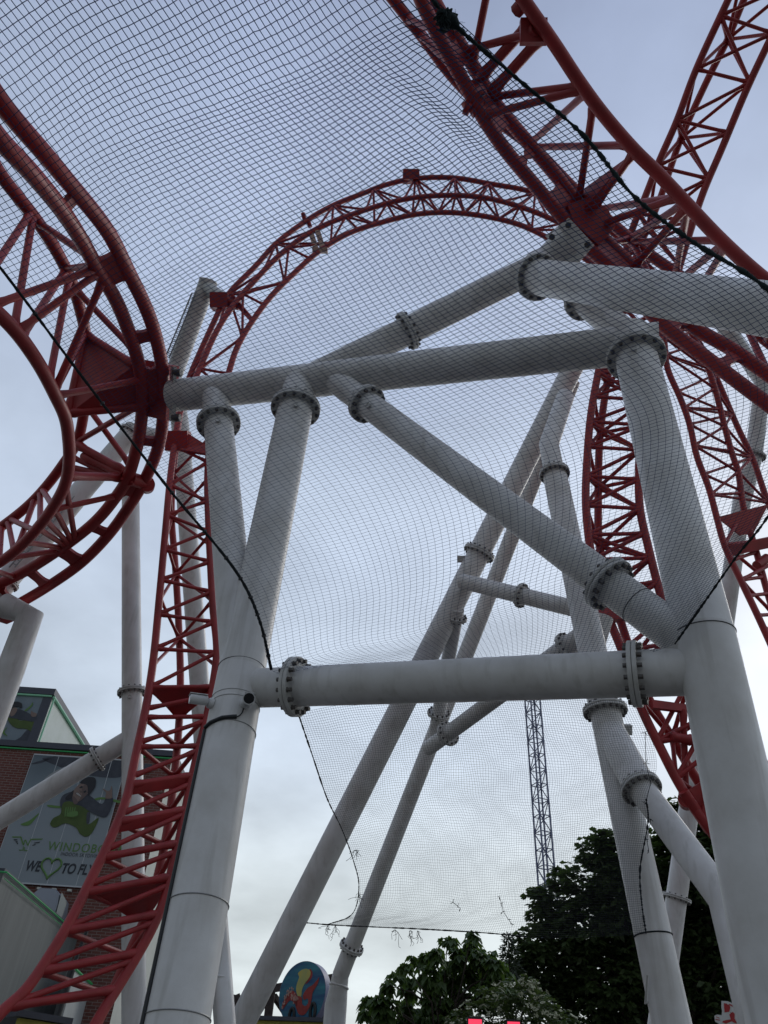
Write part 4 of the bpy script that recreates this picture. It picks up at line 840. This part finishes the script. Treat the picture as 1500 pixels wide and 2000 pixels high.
# winged W emblem
pp2 = lambda pix, mt, nm: ppoly(pix, .112, mt, nm, bn)
pp2([z3(115, 918), z3(205, 918), z3(212, 928), z3(125, 930)], LGRN, 'emblem'); pp2([z3(300, 940), z3(420, 938), z3(405, 950), z3(310, 952)], LGRN, 'emblem')
pp2([z3(195, 925), z3(212, 925), z3(232, 1000), z3(222, 1005)], LGRN, 'emblem'); pp2([z3(222, 1005), z3(232, 1005), z3(250, 950), z3(240, 950)], LGRN, 'emblem'); pp2([z3(243, 950), z3(255, 950), z3(275, 1005), z3(265, 1008)], LGRN, 'emblem'); pp2([z3(265, 1008), z3(275, 1008), z3(312, 940), z3(298, 940)], LGRN, 'emblem')
pp2([z3(185, 1048), z3(222, 1045), z3(225, 1015), z3(232, 1015), z3(230, 1055), z3(188, 1056)], LGRN, 'emblem'); pp2([z3(236, 1020), z3(243, 1020), z3(242, 1050), z3(270, 1052), z3(268, 1060), z3(234, 1058)], LGRN, 'emblem')
for y_, x0_, x1_ in ((945, 130, 168), (965, 148, 172), (982, 160, 175)): pp2([z3(x0_, y_), z3(x1_, y_), z3(x1_+2, y_+12), z3(x0_+10, y_+12)], TXT, 'emblem')
for y_, x0_, x1_ in ((968, 335, 392), (990, 318, 352)): pp2([z3(x0_, y_+10), z3(x1_, y_), z3(x1_-8, y_+12), z3(x0_-4, y_+18)], TXT, 'emblem')

# roof-top glass box with poster
oB = A0-nW*0.8
def wq(u, v, off=0.0): return on_plane(u, v, oB+nW*off, nW)
tR = wq(103, 1358); tLx = wq(-30, 1350); H2 = tR.z
Rb = Vector((tR.x, tR.y, H1)); Lb = Rb-dW*((tR-wq(-40, 1350)).dot(dW)+1.5)
pent = empty('rooftop_box', (Lb+Rb)/2, 'glazed rooftop box with neon edges and a skydiver poster, above the brick building', 'rooftop structure')
GLASSP = mat('greenish_panel', (0.45, 0.5, 0.46), 0.35, var=0.25, vscale=1.2, col2=(0.36, 0.42, 0.36))
d_ = -nW*5
m = MB(); m.add([Rb, Rb+d_, Rb+d_+ez*(H2-H1), Rb+ez*(H2-H1)], [(0, 1, 2, 3)], 0, False); m.add([Lb+d_, Lb, Lb+ez*(H2-H1), Lb+d_+ez*(H2-H1)], [(0, 1, 2, 3)], 0, False); m.add([Rb+d_, Lb+d_, Lb+d_+ez*(H2-H1), Rb+d_+ez*(H2-H1)], [(0, 1, 2, 3)], 0, False); m.build('glass_side', GLASSP, pent)
m = MB(); m.add([Lb, Rb, Rb+ez*(H2-H1), Lb+ez*(H2-H1)], [(0, 1, 2, 3)], 0, False); po = m.build('poster', mat('poster_print', (0.2, 0.25, 0.28), 0.5, var=0.4, vscale=0.7, col2=(0.12, 0.16, 0.19)), pent)
m = MB(); m.box((Lb+Rb)/2+ez*(H2-H1+0.1)+d_/2, dW*((Rb-Lb).length/2+0.08), nW*2.6, ez*0.12)
m.box(Rb-dW*0.14+ez*(H2-H1)/2+nW*0.012, dW*0.17, nW*0.012, ez*(H2-H1)/2); m.build('frame', DARKTRIM, pent)
m = MB(); T_ = ez*(H2-H1-0.06); m.cyl(Lb+T_+nW*0.05, Rb+T_+nW*0.05, 0.035, 8); e_ = dW*0.06
m.cyl(Rb+T_+e_, Rb+T_+e_+d_, 0.05, 8); m.cyl(Rb+e_-nW*0.1, Rb+T_+e_-nW*0.1, 0.035, 8); m.build('neon_strip', NEONP, pent)
PL = (oB, nW, pent); zz = lambda x, y: (x/8.824, 1340+y/8.824)
pp_([zz(130, 520), zz(300, 500), zz(330, 590), zz(600, 600), zz(580, 800), zz(460, 740), zz(280, 720), zz(170, 640)], .02, GRN, 'suit', PL)
pp_([zz(60, 460), zz(150, 450), zz(300, 390), zz(440, 440), zz(560, 500), zz(640, 500), zz(590, 610), zz(330, 570), zz(60, 520)], .026, DK, 'jacket', PL)
pp_([zz(170, 430), zz(230, 370), zz(300, 390), zz(260, 480), zz(190, 520)], .032, SKIN, 'face', PL)
pp_([zz(145, 430), zz(180, 310), zz(280, 265), zz(375, 300), zz(370, 380), zz(300, 350), zz(230, 370), zz(180, 440)], .036, HAIR, 'hair', PL)
pp_([zz(530, 490), zz(545, 420), zz(570, 450), zz(630, 470), zz(620, 520), zz(560, 530)], .032, SKIN, 'hand', PL)
pp_([zz(420, 420), zz(520, 340), zz(560, 280), zz(560, 330), zz(470, 420)], .02, LGRN, 'green_swoosh', PL); pp_([zz(50, 780), zz(130, 700), zz(80, 790), zz(130, 860), zz(60, 830)], .02, LGRN, 'green_swoosh', PL)
pp_([zz(140, 1000), zz(340, 890), zz(480, 750), zz(600, 840), zz(520, 1010)], .012, DK, 'backdrop_shape', PL)

# lower-left cladding building
Hb = 6.4; q0 = at_h(8, 1703, Hb); q1 = at_h(158, 1832, Hb)
ds = q1-q0; Ls = ds.length; ds.normalize(); ns = Vector((ds.y, -ds.x, 0))
if ns.dot(CAM-q0) < 0: ns = -ns
lb = empty('clad_building', Vector((q0.x, q0.y, 0)), 'grey panelled low building with a green neon edge in the lower left corner', 'building')
fl = at_h(-300, 1690, Hb); fd = dW
c0 = Vector((q0.x, q0.y, 0)); c1 = Vector((q1.x, q1.y, 0)); c2 = c1-fd*10; c3 = c0-fd*10
m = MB(); up_ = ez*Hb
m.add([c0, c1, c1+up_, c0+up_], [(0, 1, 2, 3)], 0, False); m.add([c3, c0, c0+up_, c3+up_], [(0, 1, 2, 3)], 0, False); m.add([c1, c2, c2+up_, c1+up_], [(0, 1, 2, 3)], 0, False); m.build('wall', mat('grey_clad_panel', (0.14, 0.153, 0.15), 0.6, var=0.2, vscale=0.7, stretch=(6, 6, 0.4)), lb)
m = MB(); m.prism([c0+up_+ez*0.03, c1+up_+ez*0.03, c2+up_+ez*0.03, c3+up_+ez*0.03], 0.1); m.build('roof', DARKTRIM, lb)
m = MB(); m.cyl(c0+up_+ns*0.06, c1+up_+ns*0.06, 0.02, 8); m.cyl(c0+up_+ns*0.06, c3+up_+ns*0.06, 0.02, 8)
m.cyl(c0+up_+ns*0.06-ez*0.14, c1+up_+ns*0.06-ez*0.1, 0.01, 8); m.build('neon_strip', NEON, lb)
# second, lower bay of it with its own neon line
h2_ = at_h(148, 1900, 5.2).z; g0 = at_h(140, 1893, 5.2); g1_ = at_h(172, 1922, 5.2)
m = MB(); a0_ = Vector((g0.x, g0.y, 0)); a1_ = Vector((g1_.x, g1_.y, 0)); m.prism([a0_, a1_, a1_+ez*5.2, a0_+ez*5.2], 0.2); m.build('bay', GREYPANEL, lb)
m = MB(); m.cyl(a0_+ez*5.2+ns*0.12, a1_+ez*5.2+ns*0.12, 0.03, 8); m.build('neon_strip', NEON, lb)
# yellow canopy edge
yc = [P(36, 1984, 13.5), P(122, 1990, 14.2), P(122, 2040, 14.2), P(20, 2034, 13.5)]
YEL = mat('yellow_painted_board', (0.42, 0.38, 0.06), 0.6, var=0.3, vscale=3)
def kiosk(pix, z0_, z1_, label, depth=2.0):
    a_, b_ = P(*pix[0], z0_), P(*pix[1], z1_); b_.z = a_.z; o = empty('kiosk', Vector((a_.x, a_.y, 0)), label, 'kiosk')
    d = (b_-a_); L_ = d.length; d.normalize(); n_ = Vector((-d.y, d.x, 0))
    if n_.dot(a_-CAM) < 0: n_ = -n_
    m = MB(); m.box((a_+b_)/2-ez*0.25+n_*0.05, d*L_/2, n_*0.05, ez*0.22); m.build('fascia', YEL, o)
    m = MB(); m.box((a_+b_)/2+ez*0.03+n_*depth/2, d*(L_/2+0.1), n_*(depth/2+0.1), ez*0.05); m.build('roof', DARKTRIM, o)
    m = MB(); h_ = a_.z-0.5; m.box(Vector(((a_.x+b_.x)/2, (a_.y+b_.y)/2, h_/2))+n_*(depth/2+0.3), d*L_/2*0.95, n_*depth/2, ez*h_/2); m.build('wall', GREYPANEL, o)
    return o
kiosk([(40, 1984), (128, 1990)], 13.5, 14.0, 'kiosk with a yellow fascia under the red track at the bottom left')
# black lamp pole
pa_, pb_ = P(172, 1812, 15.6), P(140, 1895, 15.0)
o = empty('lamp_pole', to_ground(pa_, P(119, 1975, 14.5)), 'thin black pole leaning in front of the grey cladding, behind the red track', 'pole')
m = MB(); m.cyl(pa_, pb_, 0.035, 12); m.build('upper_tube', BLACK, o); m = MB(); m.cyl(pb_, to_ground(pa_, P(119, 1975, 14.5)), 0.07, 14); m.build('lower_tube', BLACK, o)

# ================================================================== ROUND SIGN, TIMBER STRUCTURE, KIOSK
sc_ = P(590, 1940, 24.0); yaw = math.radians(36)
hv = Vector((sc_.x, sc_.y, 0)).normalized(); n0 = -hv; ns_ = (Matrix.Rotation(-yaw, 3, 'Z') @ n0).normalized()
xs = Vector((-ns_.y, ns_.x, 0)); xs = xs if xs.dot(RT) > 0 else -xs
R_ = 0.88
sg = empty('round_sign', sc_-ez*R_, 'round blue painted sign showing a red creature with a yellow wing, between two white legs', 'sign')
m = MB(); m.tube([sc_, sc_-ns_*0.3], R_, 64); m.build('board', mat('sign_edge', (0.2, 0.2, 0.3), 0.5), sg)
def sea():
    m = mat('painted_sea', (0.02, 0.1, 0.24), 0.45); t = m.node_tree; b = t.nodes['Principled BSDF']
    tc = t.nodes.new('ShaderNodeTexCoord'); mp = t.nodes.new('ShaderNodeMapping'); mp.inputs['Scale'].default_value = (0.7, 0.7, 3.5); t.links.new(tc.outputs['Object'], mp.inputs[0])
    n = t.nodes.new('ShaderNodeTexNoise'); n.inputs['Scale'].default_value = 1.6; n.inputs['Detail'].default_value = 5; t.links.new(mp.outputs[0], n.inputs['Vector'])
    c = t.nodes.new('ShaderNodeValToRGB'); c.color_ramp.elements[0].position = 0.3; c.color_ramp.elements[0].color = (0.012, 0.05, 0.17, 1); c.color_ramp.elements[1].position = 0.7; c.color_ramp.elements[1].color = (0.03, 0.22, 0.27, 1)
    t.links.new(n.outputs[0], c.inputs[0]); t.links.new(c.outputs[0], b.inputs['Base Color']); return m
def disc_pt(x, y): return sc_+ns_*0.0+xs*x+ez*y
def spoly(pts, off, mt, nm):
    m = MB(); m.add([disc_pt(x*R_, y*R_)+ns_*off for x, y in pts], [tuple(range(len(pts)))], 0, False); return m.build(nm, mt, sg)
spoly([(math.cos(2*math.pi*i/64)*0.985, math.sin(2*math.pi*i/64)*0.985) for i in range(64)], 0.006, sea(), 'painted_face')
sz = lambda x, y: ((x-590)/475, (690-y)/540)    # study crop -> disc units
sp_ = lambda l: smoothp([sz(*q) for q in l])
PRED = mat('painted_red', (0.36, 0.035, 0.03), 0.5, var=0.4, vscale=5); PYEL = mat('painted_yellow', (0.5, 0.42, 0.1), 0.5, var=0.4, vscale=3, col2=(0.3, 0.36, 0.16)); PBLK = mat('painted_black', (0.01, 0.012, 0.015), 0.5); PPINK = mat('painted_pale_scales', (0.5, 0.3, 0.25), 0.5)
spoly(sp_([(700, 290), (760, 340), (765, 430), (700, 510), (640, 540), (700, 440)]), 0.012, PRED, 'painted_back')
spoly(sp_([(480, 380), (470, 350), (540, 300), (640, 285), (720, 330), (720, 420), (640, 520), (590, 620), (580, 740), (520, 740), (470, 650), (465, 540), (500, 430)]), 0.016, PYEL, 'painted_wing')
spoly(sp_([(500, 740), (600, 760), (620, 860), (690, 900), (740, 850), (720, 780), (650, 800), (620, 720), (700, 610), (800, 560), (880, 480), (915, 440), (900, 540), (840, 640), (810, 700), (800, 830), (760, 950), (680, 1040), (580, 1030), (510, 930), (480, 850)]), 0.02, PRED, 'painted_body')
spoly(sp_([(500, 740), (420, 650), (340, 650), (270, 740), (210, 860), (230, 940), (290, 870), (360, 800), (440, 830), (520, 900)]), 0.02, PRED, 'painted_tail')
m = MB(); rg = random.Random(3)
for i in range(60):
    t = i/60; x = 220+300*t+rg.gauss(0, 12); y = 880-230*math.sin(min(1, t*1.5)*math.pi*0.75)+60*t+rg.gauss(0, 35)
    u_, v_ = sz(x, y); q = disc_pt(u_*R_, v_*R_)+ns_*0.026; m.prism([q+xs*0.022, q+ez*0.035, q-xs*0.022, q-ez*0.035], 0.004, normal=ns_)
m.build('painted_scales', PPINK, sg)
for cx, cy in ((435, 1060), (850, 990)):
    m = MB(); u_, v_ = sz(cx, cy); m.tube([disc_pt((u_+0.1*math.cos(a_))*R_, (v_+0.24*math.sin(a_))*R_)+ns_*0.02 for a_ in [2*math.pi*i/28 for i in range(28)]], 0.05, 8, closed=True); m.build('painted_wheel', PBLK, sg)
# timber structure
TIM = mat('dark_weathered_timber', (0.06, 0.045, 0.04), 0.85, var=0.5, vscale=6, col2=(0.025, 0.018, 0.018))
ts = empty('timber_frame', Vector((P(527, 1990, 26).x, P(527, 1990, 26).y, 0)), 'dark timber post frame standing behind the round sign', 'timber frame')
def beam(a_, b_, h_=0.13, nm='beam'):
    m = MB(); t_, n_, bb_ = basis(b_-a_); m.box((a_+b_)/2, t_*((b_-a_).length/2), n_*h_, bb_*h_); m.build(nm, TIM, ts)
def upright(u, v, z, h_=0.13): p = P(u, v, z); beam(p, Vector((p.x, p.y, 0)), h_, 'post'); return p
a_ = upright(531, 1927, 26, 0.13); b_ = upright(640, 1915, 27.0, 0.13); c_ = upright(450, 1948, 25, 0.12); d2 = upright(463, 1944, 26, 0.12); e2 = upright(500, 1976, 25, 0.12)
beam(P(520, 1933, 25.8), P(660, 1908, 27.2), 0.12); beam(P(535, 1945, 26), P(562, 1985, 26.3), 0.08, 'brace'); beam(P(524, 1945, 26), P(500, 1985, 26), 0.08, 'brace'); beam(P(440, 1960, 25), P(468, 1946, 25.3), 0.09, 'brace'); beam(P(640, 1925, 27), P(628, 2000, 26.8), 0.1, 'brace')
kiosk([(488, 1990), (632, 1996)], 23.0, 22.6, 'low kiosk with a yellow fascia below the round sign')

# ================================================================== LED SIGN + CUT-OUT SIGN
LED = mat('red_led_panel', (0.3, 0.01, 0.02), 0.4, emit=((1.0, 0.06, 0.13), 0.95))
for (u0, u1, v, lab) in ((914, 940, 1991, 'small red lit display panel under the flowering bush, left of a pair'), (990, 1014, 1996, 'small red lit display panel under the flowering bush, right of a pair')):
    a_, b_ = P(u0, v, 15), P(u1, v+1, 15); o = empty('led_display', Vector((a_.x, a_.y, 0)), lab, 'display', 'red display panels')
    m = MB(); m.box((a_+b_)/2-ez*0.13, (b_-a_)/2*1.15, Vector((0, 0.06, 0)), ez*0.17); m.build('housing', BLACK, o)
    m = MB(); m.box((a_+b_)/2-ez*0.13-Vector((0, 0.065, 0)), (b_-a_)/2, Vector((0, 0.003, 0)), ez*0.13); m.build('screen', LED, o)
    m = MB(); q = (a_+b_)/2+Vector((0, 0.1, 0)); m.cyl(q-ez*0.1, Vector((q.x, q.y, 0)), 0.04, 10); m.build('post', BLACK, o)
cz = 11.0; pc0 = P(1425, 1980, cz); ncs = Vector((CAM.x-pc0.x, CAM.y-pc0.y, 0)).normalized()
ct = empty('cutout_sign', Vector((pc0.x, pc0.y, 0)), 'white cut-out sign with red figure shapes at the foot of the right leg', 'sign')
cz_ = lambda x, y: (1360+x/10.71, 1920+y/10.71)
WS = mat('white_sign_board', (0.62, 0.63, 0.62), 0.5); RS = mat('red_sign_paint', (0.4, 0.02, 0.025), 0.5)
def cpl(l, off): return [on_plane(*cz_(x, y), pc0+ncs*off, ncs) for x, y in l]
m = MB(); m.prism(cpl([(525, 380), (650, 385), (740, 420), (800, 520), (810, 680), (850, 760), (890, 830), (900, 900), (860, 1100), (500, 1100), (470, 850), (390, 800), (380, 690), (440, 665), (530, 680), (540, 600), (525, 500)], 0), 0.06); m.build('board', WS, ct)
for l in ([(575, 420), (640, 430), (665, 460), (690, 430), (710, 520), (690, 600), (590, 615)], [(690, 660), (760, 600), (805, 640), (800, 740), (860, 850), (790, 830), (740, 800), (620, 850), (540, 820), (560, 790), (640, 770), (720, 760)], [(690, 440), (740, 450), (770, 500), (710, 470)], [(410, 700), (490, 730), (480, 742), (410, 712)], [(400, 750), (500, 770), (500, 785), (400, 770)], [(715, 605), (745, 625), (740, 645), (712, 630)]):
    m = MB(); m.add(cpl(l, 0.036), [tuple(range(len(l)))], 0, False); m.build('painted_shape', RS, ct)
m = MB(); q = P(1425, 2010, cz)-ncs*0.1; m.cyl(Vector((q.x, q.y, 0)), q, 0.04, 10); m.build('post', BLACK, ct)

# ================================================================== FAR LATTICE TOWER
TOW = mat('blue_grey_tower_steel', (0.2, 0.22, 0.33), 0.6, var=0.2, vscale=0.3)
tz = 120.0; p0 = P(1037, 1330, tz); H_ = p0.z; bx, by = P(1070, 1780, 0.0), None
bp = Vector((p0.x, p0.y, 0)); W_ = 0.82
tw = empty('lattice_tower', bp, 'slim blue grey lattice tower rising far behind the trees, seen through the lower net', 'tower')
yawt = 0.35; cx = Vector((math.cos(yawt), math.sin(yawt), 0)); cy = Vector((-math.sin(yawt), math.cos(yawt), 0))
cor = [bp+cx*W_*i+cy*W_*j for i, j in ((-1, -1), (1, -1), (1, 1), (-1, 1))]
for c in cor: m = MB(); m.cyl(c, c+ez*H_, 0.13, 8); m.build('leg', TOW, tw)
m = MB(); st_ = 2.2; k = 0; z = 0
while z+st_ < H_:
    for i in range(4):
        a_, b_ = cor[i], cor[(i+1) % 4]
        if (k+i) % 2: a_, b_ = b_, a_
        m.cyl(a_+ez*z, b_+ez*(z+st_), 0.07, 5); m.cyl(a_+ez*z, b_+ez*z, 0.07, 5)
    z += st_; k += 1
m.build('lattice_bracing', TOW, tw)
m = MB(); m.tube([bp+ez*(H_-0.5), bp+ez*(H_+2.5)], 1.35, 8); m.build('head', TOW, tw)

# ================================================================== TREES
def leafmat(name, c1, c2, sub=0.25):
    m = mat(name, c1, 0.55, var=0.6, vscale=0.9, col2=c2); t = m.node_tree; b = t.nodes['Principled BSDF']
    tr_ = t.nodes.new('ShaderNodeBsdfTranslucent'); tr_.inputs[0].default_value = (c1[0]*1.2, c1[1]*1.3, c1[2]*0.7, 1); mxs = t.nodes.new('ShaderNodeMixShader'); mxs.inputs[0].default_value = sub
    o_ = t.nodes['Material Output']; t.links.new(b.outputs[0], mxs.inputs[1]); t.links.new(tr_.outputs[0], mxs.inputs[2]); t.links.new(mxs.outputs[0], o_.inputs[0]); return m
BARK = mat('dark_bark', (0.07, 0.055, 0.045), 0.95, var=0.4, vscale=5)
LF1 = leafmat('dark_chestnut_leaf', (0.075, 0.115, 0.04), (0.04, 0.065, 0.024), 0.3)
LF2 = leafmat('catalpa_leaf', (0.1, 0.16, 0.045), (0.05, 0.09, 0.028), 0.35)
LF3 = leafmat('elder_leaf', (0.09, 0.13, 0.045), (0.05, 0.08, 0.03), 0.3)
FLW = mat('cream_blossom', (0.5, 0.52, 0.36), 0.8, var=0.3, vscale=5)
CON = leafmat('conifer_needles', (0.04, 0.06, 0.03), (0.02, 0.035, 0.018), 0.1)
def leaves(cents, dirs, size, asp, droop, rg):
    """arrays of leaf quads (two faces folded along the midrib)"""
    n = len(cents); c = np.array(cents); d = np.array(dirs); d /= np.linalg.norm(d, axis=1, keepdims=True)+1e-9
    s = size*(0.7+0.6*rg.rand(n, 1)); up = np.array([0, 0, 1.0])+rg.normal(0, 0.45, (n, 3)); sd_ = np.cross(d, up); sd_ /= np.linalg.norm(sd_, axis=1, keepdims=True)+1e-9
    nrm_ = np.cross(sd_, d); tip = c+d*s+np.array([0, 0, -1])*s*droop; midp = c+d*s*0.55+np.array([0, 0, -1])*s*droop*0.25
    l = midp+sd_*s*asp-nrm_*s*0.1; r = midp-sd_*s*asp-nrm_*s*0.1
    V = np.stack([c, l, tip, r], 1).reshape(-1, 3); b = np.arange(n)[:, None]*4
    return V, np.concatenate([b+np.array([[0, 1, 2]]), b+np.array([[0, 2, 3]])])
def leaf_obj(name, parts, mt, parent):
    V = []; Fc = []; o = 0
    for v, f in parts: V.append(v); Fc.append(f+o); o += len(v)
    V = np.concatenate(V); Fc = np.concatenate(Fc); org = ORG[parent.name]
    me = bpy.data.meshes.new(name); me.vertices.add(len(V)); me.vertices.foreach_set('co', (V-np.array(org)).ravel()); me.loops.add(len(Fc)*3); me.loops.foreach_set('vertex_index', Fc.ravel().astype(np.int32))
    me.polygons.add(len(Fc)); me.polygons.foreach_set('loop_start', np.arange(len(Fc), dtype=np.int32)*3)
    try: me.polygons.foreach_set('loop_total', np.full(len(Fc), 3, dtype=np.int32))
    except Exception: pass
    me.update(calc_edges=True); me.validate(); me.materials.append(mt); ob = bpy.data.objects.new(name, me); COL.objects.link(ob); ob.parent = parent; ORG[ob.name] = org; return ob
def limb_tree(root, base, clumps, r0, parent, rg, trunk_top=0.55):
    """tapered trunk with limbs that reach into the clumps"""
    cen = sum((Vector(c[0]) for c in clumps), Vector())/len(clumps)
    top = base.lerp(Vector((cen.x, cen.y, cen.z)), 1.0)
    m = MB(); m.tube([base-ez*0.2, base.lerp(top, 0.3)+Vector((0.1, 0, 0)), base.lerp(top, 0.65), top], [r0, r0*0.75, r0*0.6, r0*0.3], 14)
    tk = m.build('trunk', BARK, parent)
    for c in clumps[::1]:
        q = Vector(c[0]); s0 = base.lerp(top, rg.uniform(0.35, 0.9)); md = s0.lerp(q, 0.5)+Vector((rg.normal(0, 0.15), rg.normal(0, 0.15), 0.1*(q-s0).length))
        m = MB(); m.tube([s0, md, q], [r0*0.28, r0*0.17, r0*0.05], 7); m.build('limb', BARK, tk)
# big dark chestnut behind the right leg
rg = np.random.RandomState(5)
def crown_tree(label, pixclumps, base_px, n_per, size, mt, name, whorl=6, seed=1, asp=0.3, droop=0.35, r0=0.35, cat='tree', fill=0.55, rk=1.0, dz=1.0):
    rg = np.random.RandomState(seed); cl = []
    for (u, v, z, r) in pixclumps: cl.append((P(u, v, z+(rg.rand()-0.5)*dz), r*rk*z/F_PX))
    bpnt = P(*base_px); base = Vector((bpnt.x, bpnt.y, 0)); o = empty(name, base, label, cat)
    cen = []; dr = []
    for (c, r) in cl:
        n = int(n_per*(r/1.0)**2)+4
        for i in range(n):
            d = rg.normal(0, 1, 3); d /= np.linalg.norm(d); rad = r*(fill+(1-fill)*rg.rand()**0.7)*(0.85+0.3*rg.rand())
            p = np.array(c)+d*rad*np.array([1, 1, 0.85])
            a0 = rg.rand()*6.28
            for k in range(whorl):
                a = a0+6.283*k/whorl+rg.normal(0, 0.2); dd = np.array([math.cos(a), math.sin(a), 0.15+rg.normal(0, 0.2)])+d*0.5
                cen.append(p); dr.append(dd)
    leaf_obj('crown', [leaves(cen, dr, size, asp, droop, rg)], mt, o)
    limb_tree(o, base, [(c, r) for c, r in cl][:40], r0, o, rg); return o, cl
Z = 30
big = [(1170, 1660, Z, 40), (1215, 1690, Z, 60), (1150, 1720, Z, 50), (1100, 1760, Z+1, 42), (1060, 1790, Z+1, 28), (1042, 1838, Z, 36), (1050, 1755, Z+1, 24), (1085, 1840, Z, 48), (1150, 1800, Z, 70), (1220, 1780, Z, 75), (1290, 1700, Z, 80), (1330, 1620, Z, 55), (1380, 1680, Z, 90), (1440, 1640, Z, 85), (1500, 1700, Z, 100), (1330, 1800, Z, 90), (1430, 1800, Z, 100), (1060, 1900, Z, 45), (1110, 1900, Z, 60), (1190, 1890, Z, 80), (1280, 1890, Z, 90), (1380, 1900, Z, 100), (1150, 1960, Z, 70), (1240, 1980, Z, 90), (1340, 1990, Z, 100), (1440, 1960, Z, 100), (1340, 1575, Z, 28), (1075, 1955, Z, 45), (1015, 1885, Z, 28), (1030, 1865, Z, 24), (1000, 1915, Z, 30), (1190, 1640, Z, 22), (1500, 1850, Z, 110), (1090, 1720, Z+1, 22), (1050, 1745, Z+1, 14), (1250, 1740, Z+2, 90), (1300, 1850, Z+2, 110), (1400, 1760, Z+2, 110), (1550, 1600, Z, 90), (1580, 1780, Z, 110)]
crown_tree('tall dense dark green tree filling the lower right behind the white legs', big, (1330, 2000, Z), 200, 0.27, LF1, 'broadleaf_tree', whorl=5, seed=2, asp=0.32, droop=0.4, r0=0.4)
Z = 19
ct_ = [(875, 1834, Z, 16), (921, 1824, Z, 10), (918, 1850, Z, 24), (890, 1868, Z, 26), (945, 1868, Z, 30), (850, 1860, Z, 18), (818, 1872, Z, 18), (792, 1885, Z, 12), (775, 1905, Z, 15), (760, 1925, Z, 14), (800, 1925, Z, 24), (840, 1905, Z, 30), (880, 1905, Z, 34), (925, 1900, Z, 34), (962, 1880, Z, 18), (718, 1955, Z, 14), (742, 1958, Z, 16), (712, 1972, Z, 10), (760, 1965, Z, 24), (800, 1965, Z, 32), (850, 1955, Z, 38), (900, 1955, Z, 36), (740, 1995, Z, 28), (790, 2000, Z, 34), (840, 2000, Z, 36), (880, 2000, Z, 36), (860, 1985, Z-0.5, 30), (950, 1935, Z, 28), (832, 1868, Z, 10), (975, 1895, Z, 24), (962, 1915, Z, 26), (985, 1930, Z, 28)]
crown_tree('mid green tree with big drooping leaves, in front of the dark tree at bottom centre', ct_, (860, 2010, Z), 300, 0.195, LF2, 'broadleaf_tree', rk=0.74, dz=1.6, whorl=7, seed=4, asp=0.36, droop=0.95, r0=0.12, fill=0.35)
Z = 16
bu = [(960, 1955, Z, 30), (1000, 1940, Z, 30), (1040, 1950, Z, 32), (1070, 1985, Z, 34), (1020, 1985, Z, 36), (970, 1990, Z, 36), (925, 1985, Z, 30), (900, 2005, Z, 30), (1030, 1925, Z, 18), (1100, 2005, Z, 30)]
ob, cl = crown_tree('flowering elder bush with flat cream blossom heads at bottom centre', bu, (1000, 2010, Z), 700, 0.1, LF3, 'flowering_bush', whorl=5, seed=6, asp=0.3, droop=0.3, r0=0.07, cat='bush')
m = MB(); rr = random.Random(8)
for i in range(150):
    c, r = cl[rr.randrange(len(cl))]; d = Vector((rr.gauss(0, 1), rr.gauss(-0.7, 0.8), rr.gauss(0.2, 0.7))).normalized(); p = c+d*r*1.02
    rd = rr.uniform(0.035, 0.08); nn = (d+ez*0.8).normalized(); t_, n_, b_ = basis(nn)
    for k in range(9):
        a_ = rr.random()*6.28; q = p+(n_*math.cos(a_)+b_*math.sin(a_))*rd*math.sqrt(rr.random())+nn*rr.uniform(0, 0.015); s_ = rd*0.36
        m.prism([q+n_*s_, q+b_*s_, q-n_*s_, q-b_*s_], 0.008, normal=nn)
m.build('blossom', FLW, ob)
# thin conifer between them
Z = 22; top = P(992, 1822, Z); base = Vector((top.x, top.y, 0)); o = empty('conifer_tree', base, 'thin young conifer tip rising between the two broadleaf trees', 'tree')
m = MB(); m.tube([base, top], [0.09, 0.012], 8); m.build('trunk', BARK, o)
rg = np.random.RandomState(3); cen = []; dr = []
for i in range(2400):
    t = rg.rand()**0.8; h_ = top.z-t*3.2; rad = 0.06+t*1.1; a = rg.randint(0, 7)*0.9+int(t*14)*0.5; k = rg.rand()
    cen.append((top.x+math.cos(a)*rad*k, top.y+math.sin(a)*rad*k, h_-0.15*rad*k+rg.normal(0, 0.02))); dr.append((math.cos(a)+rg.normal(0, 0.7), math.sin(a)+rg.normal(0, 0.7), rg.normal(0, 0.4)))
leaf_obj('crown', [leaves(cen, dr, 0.15, 0.16, 0.15, rg)], CON, o)
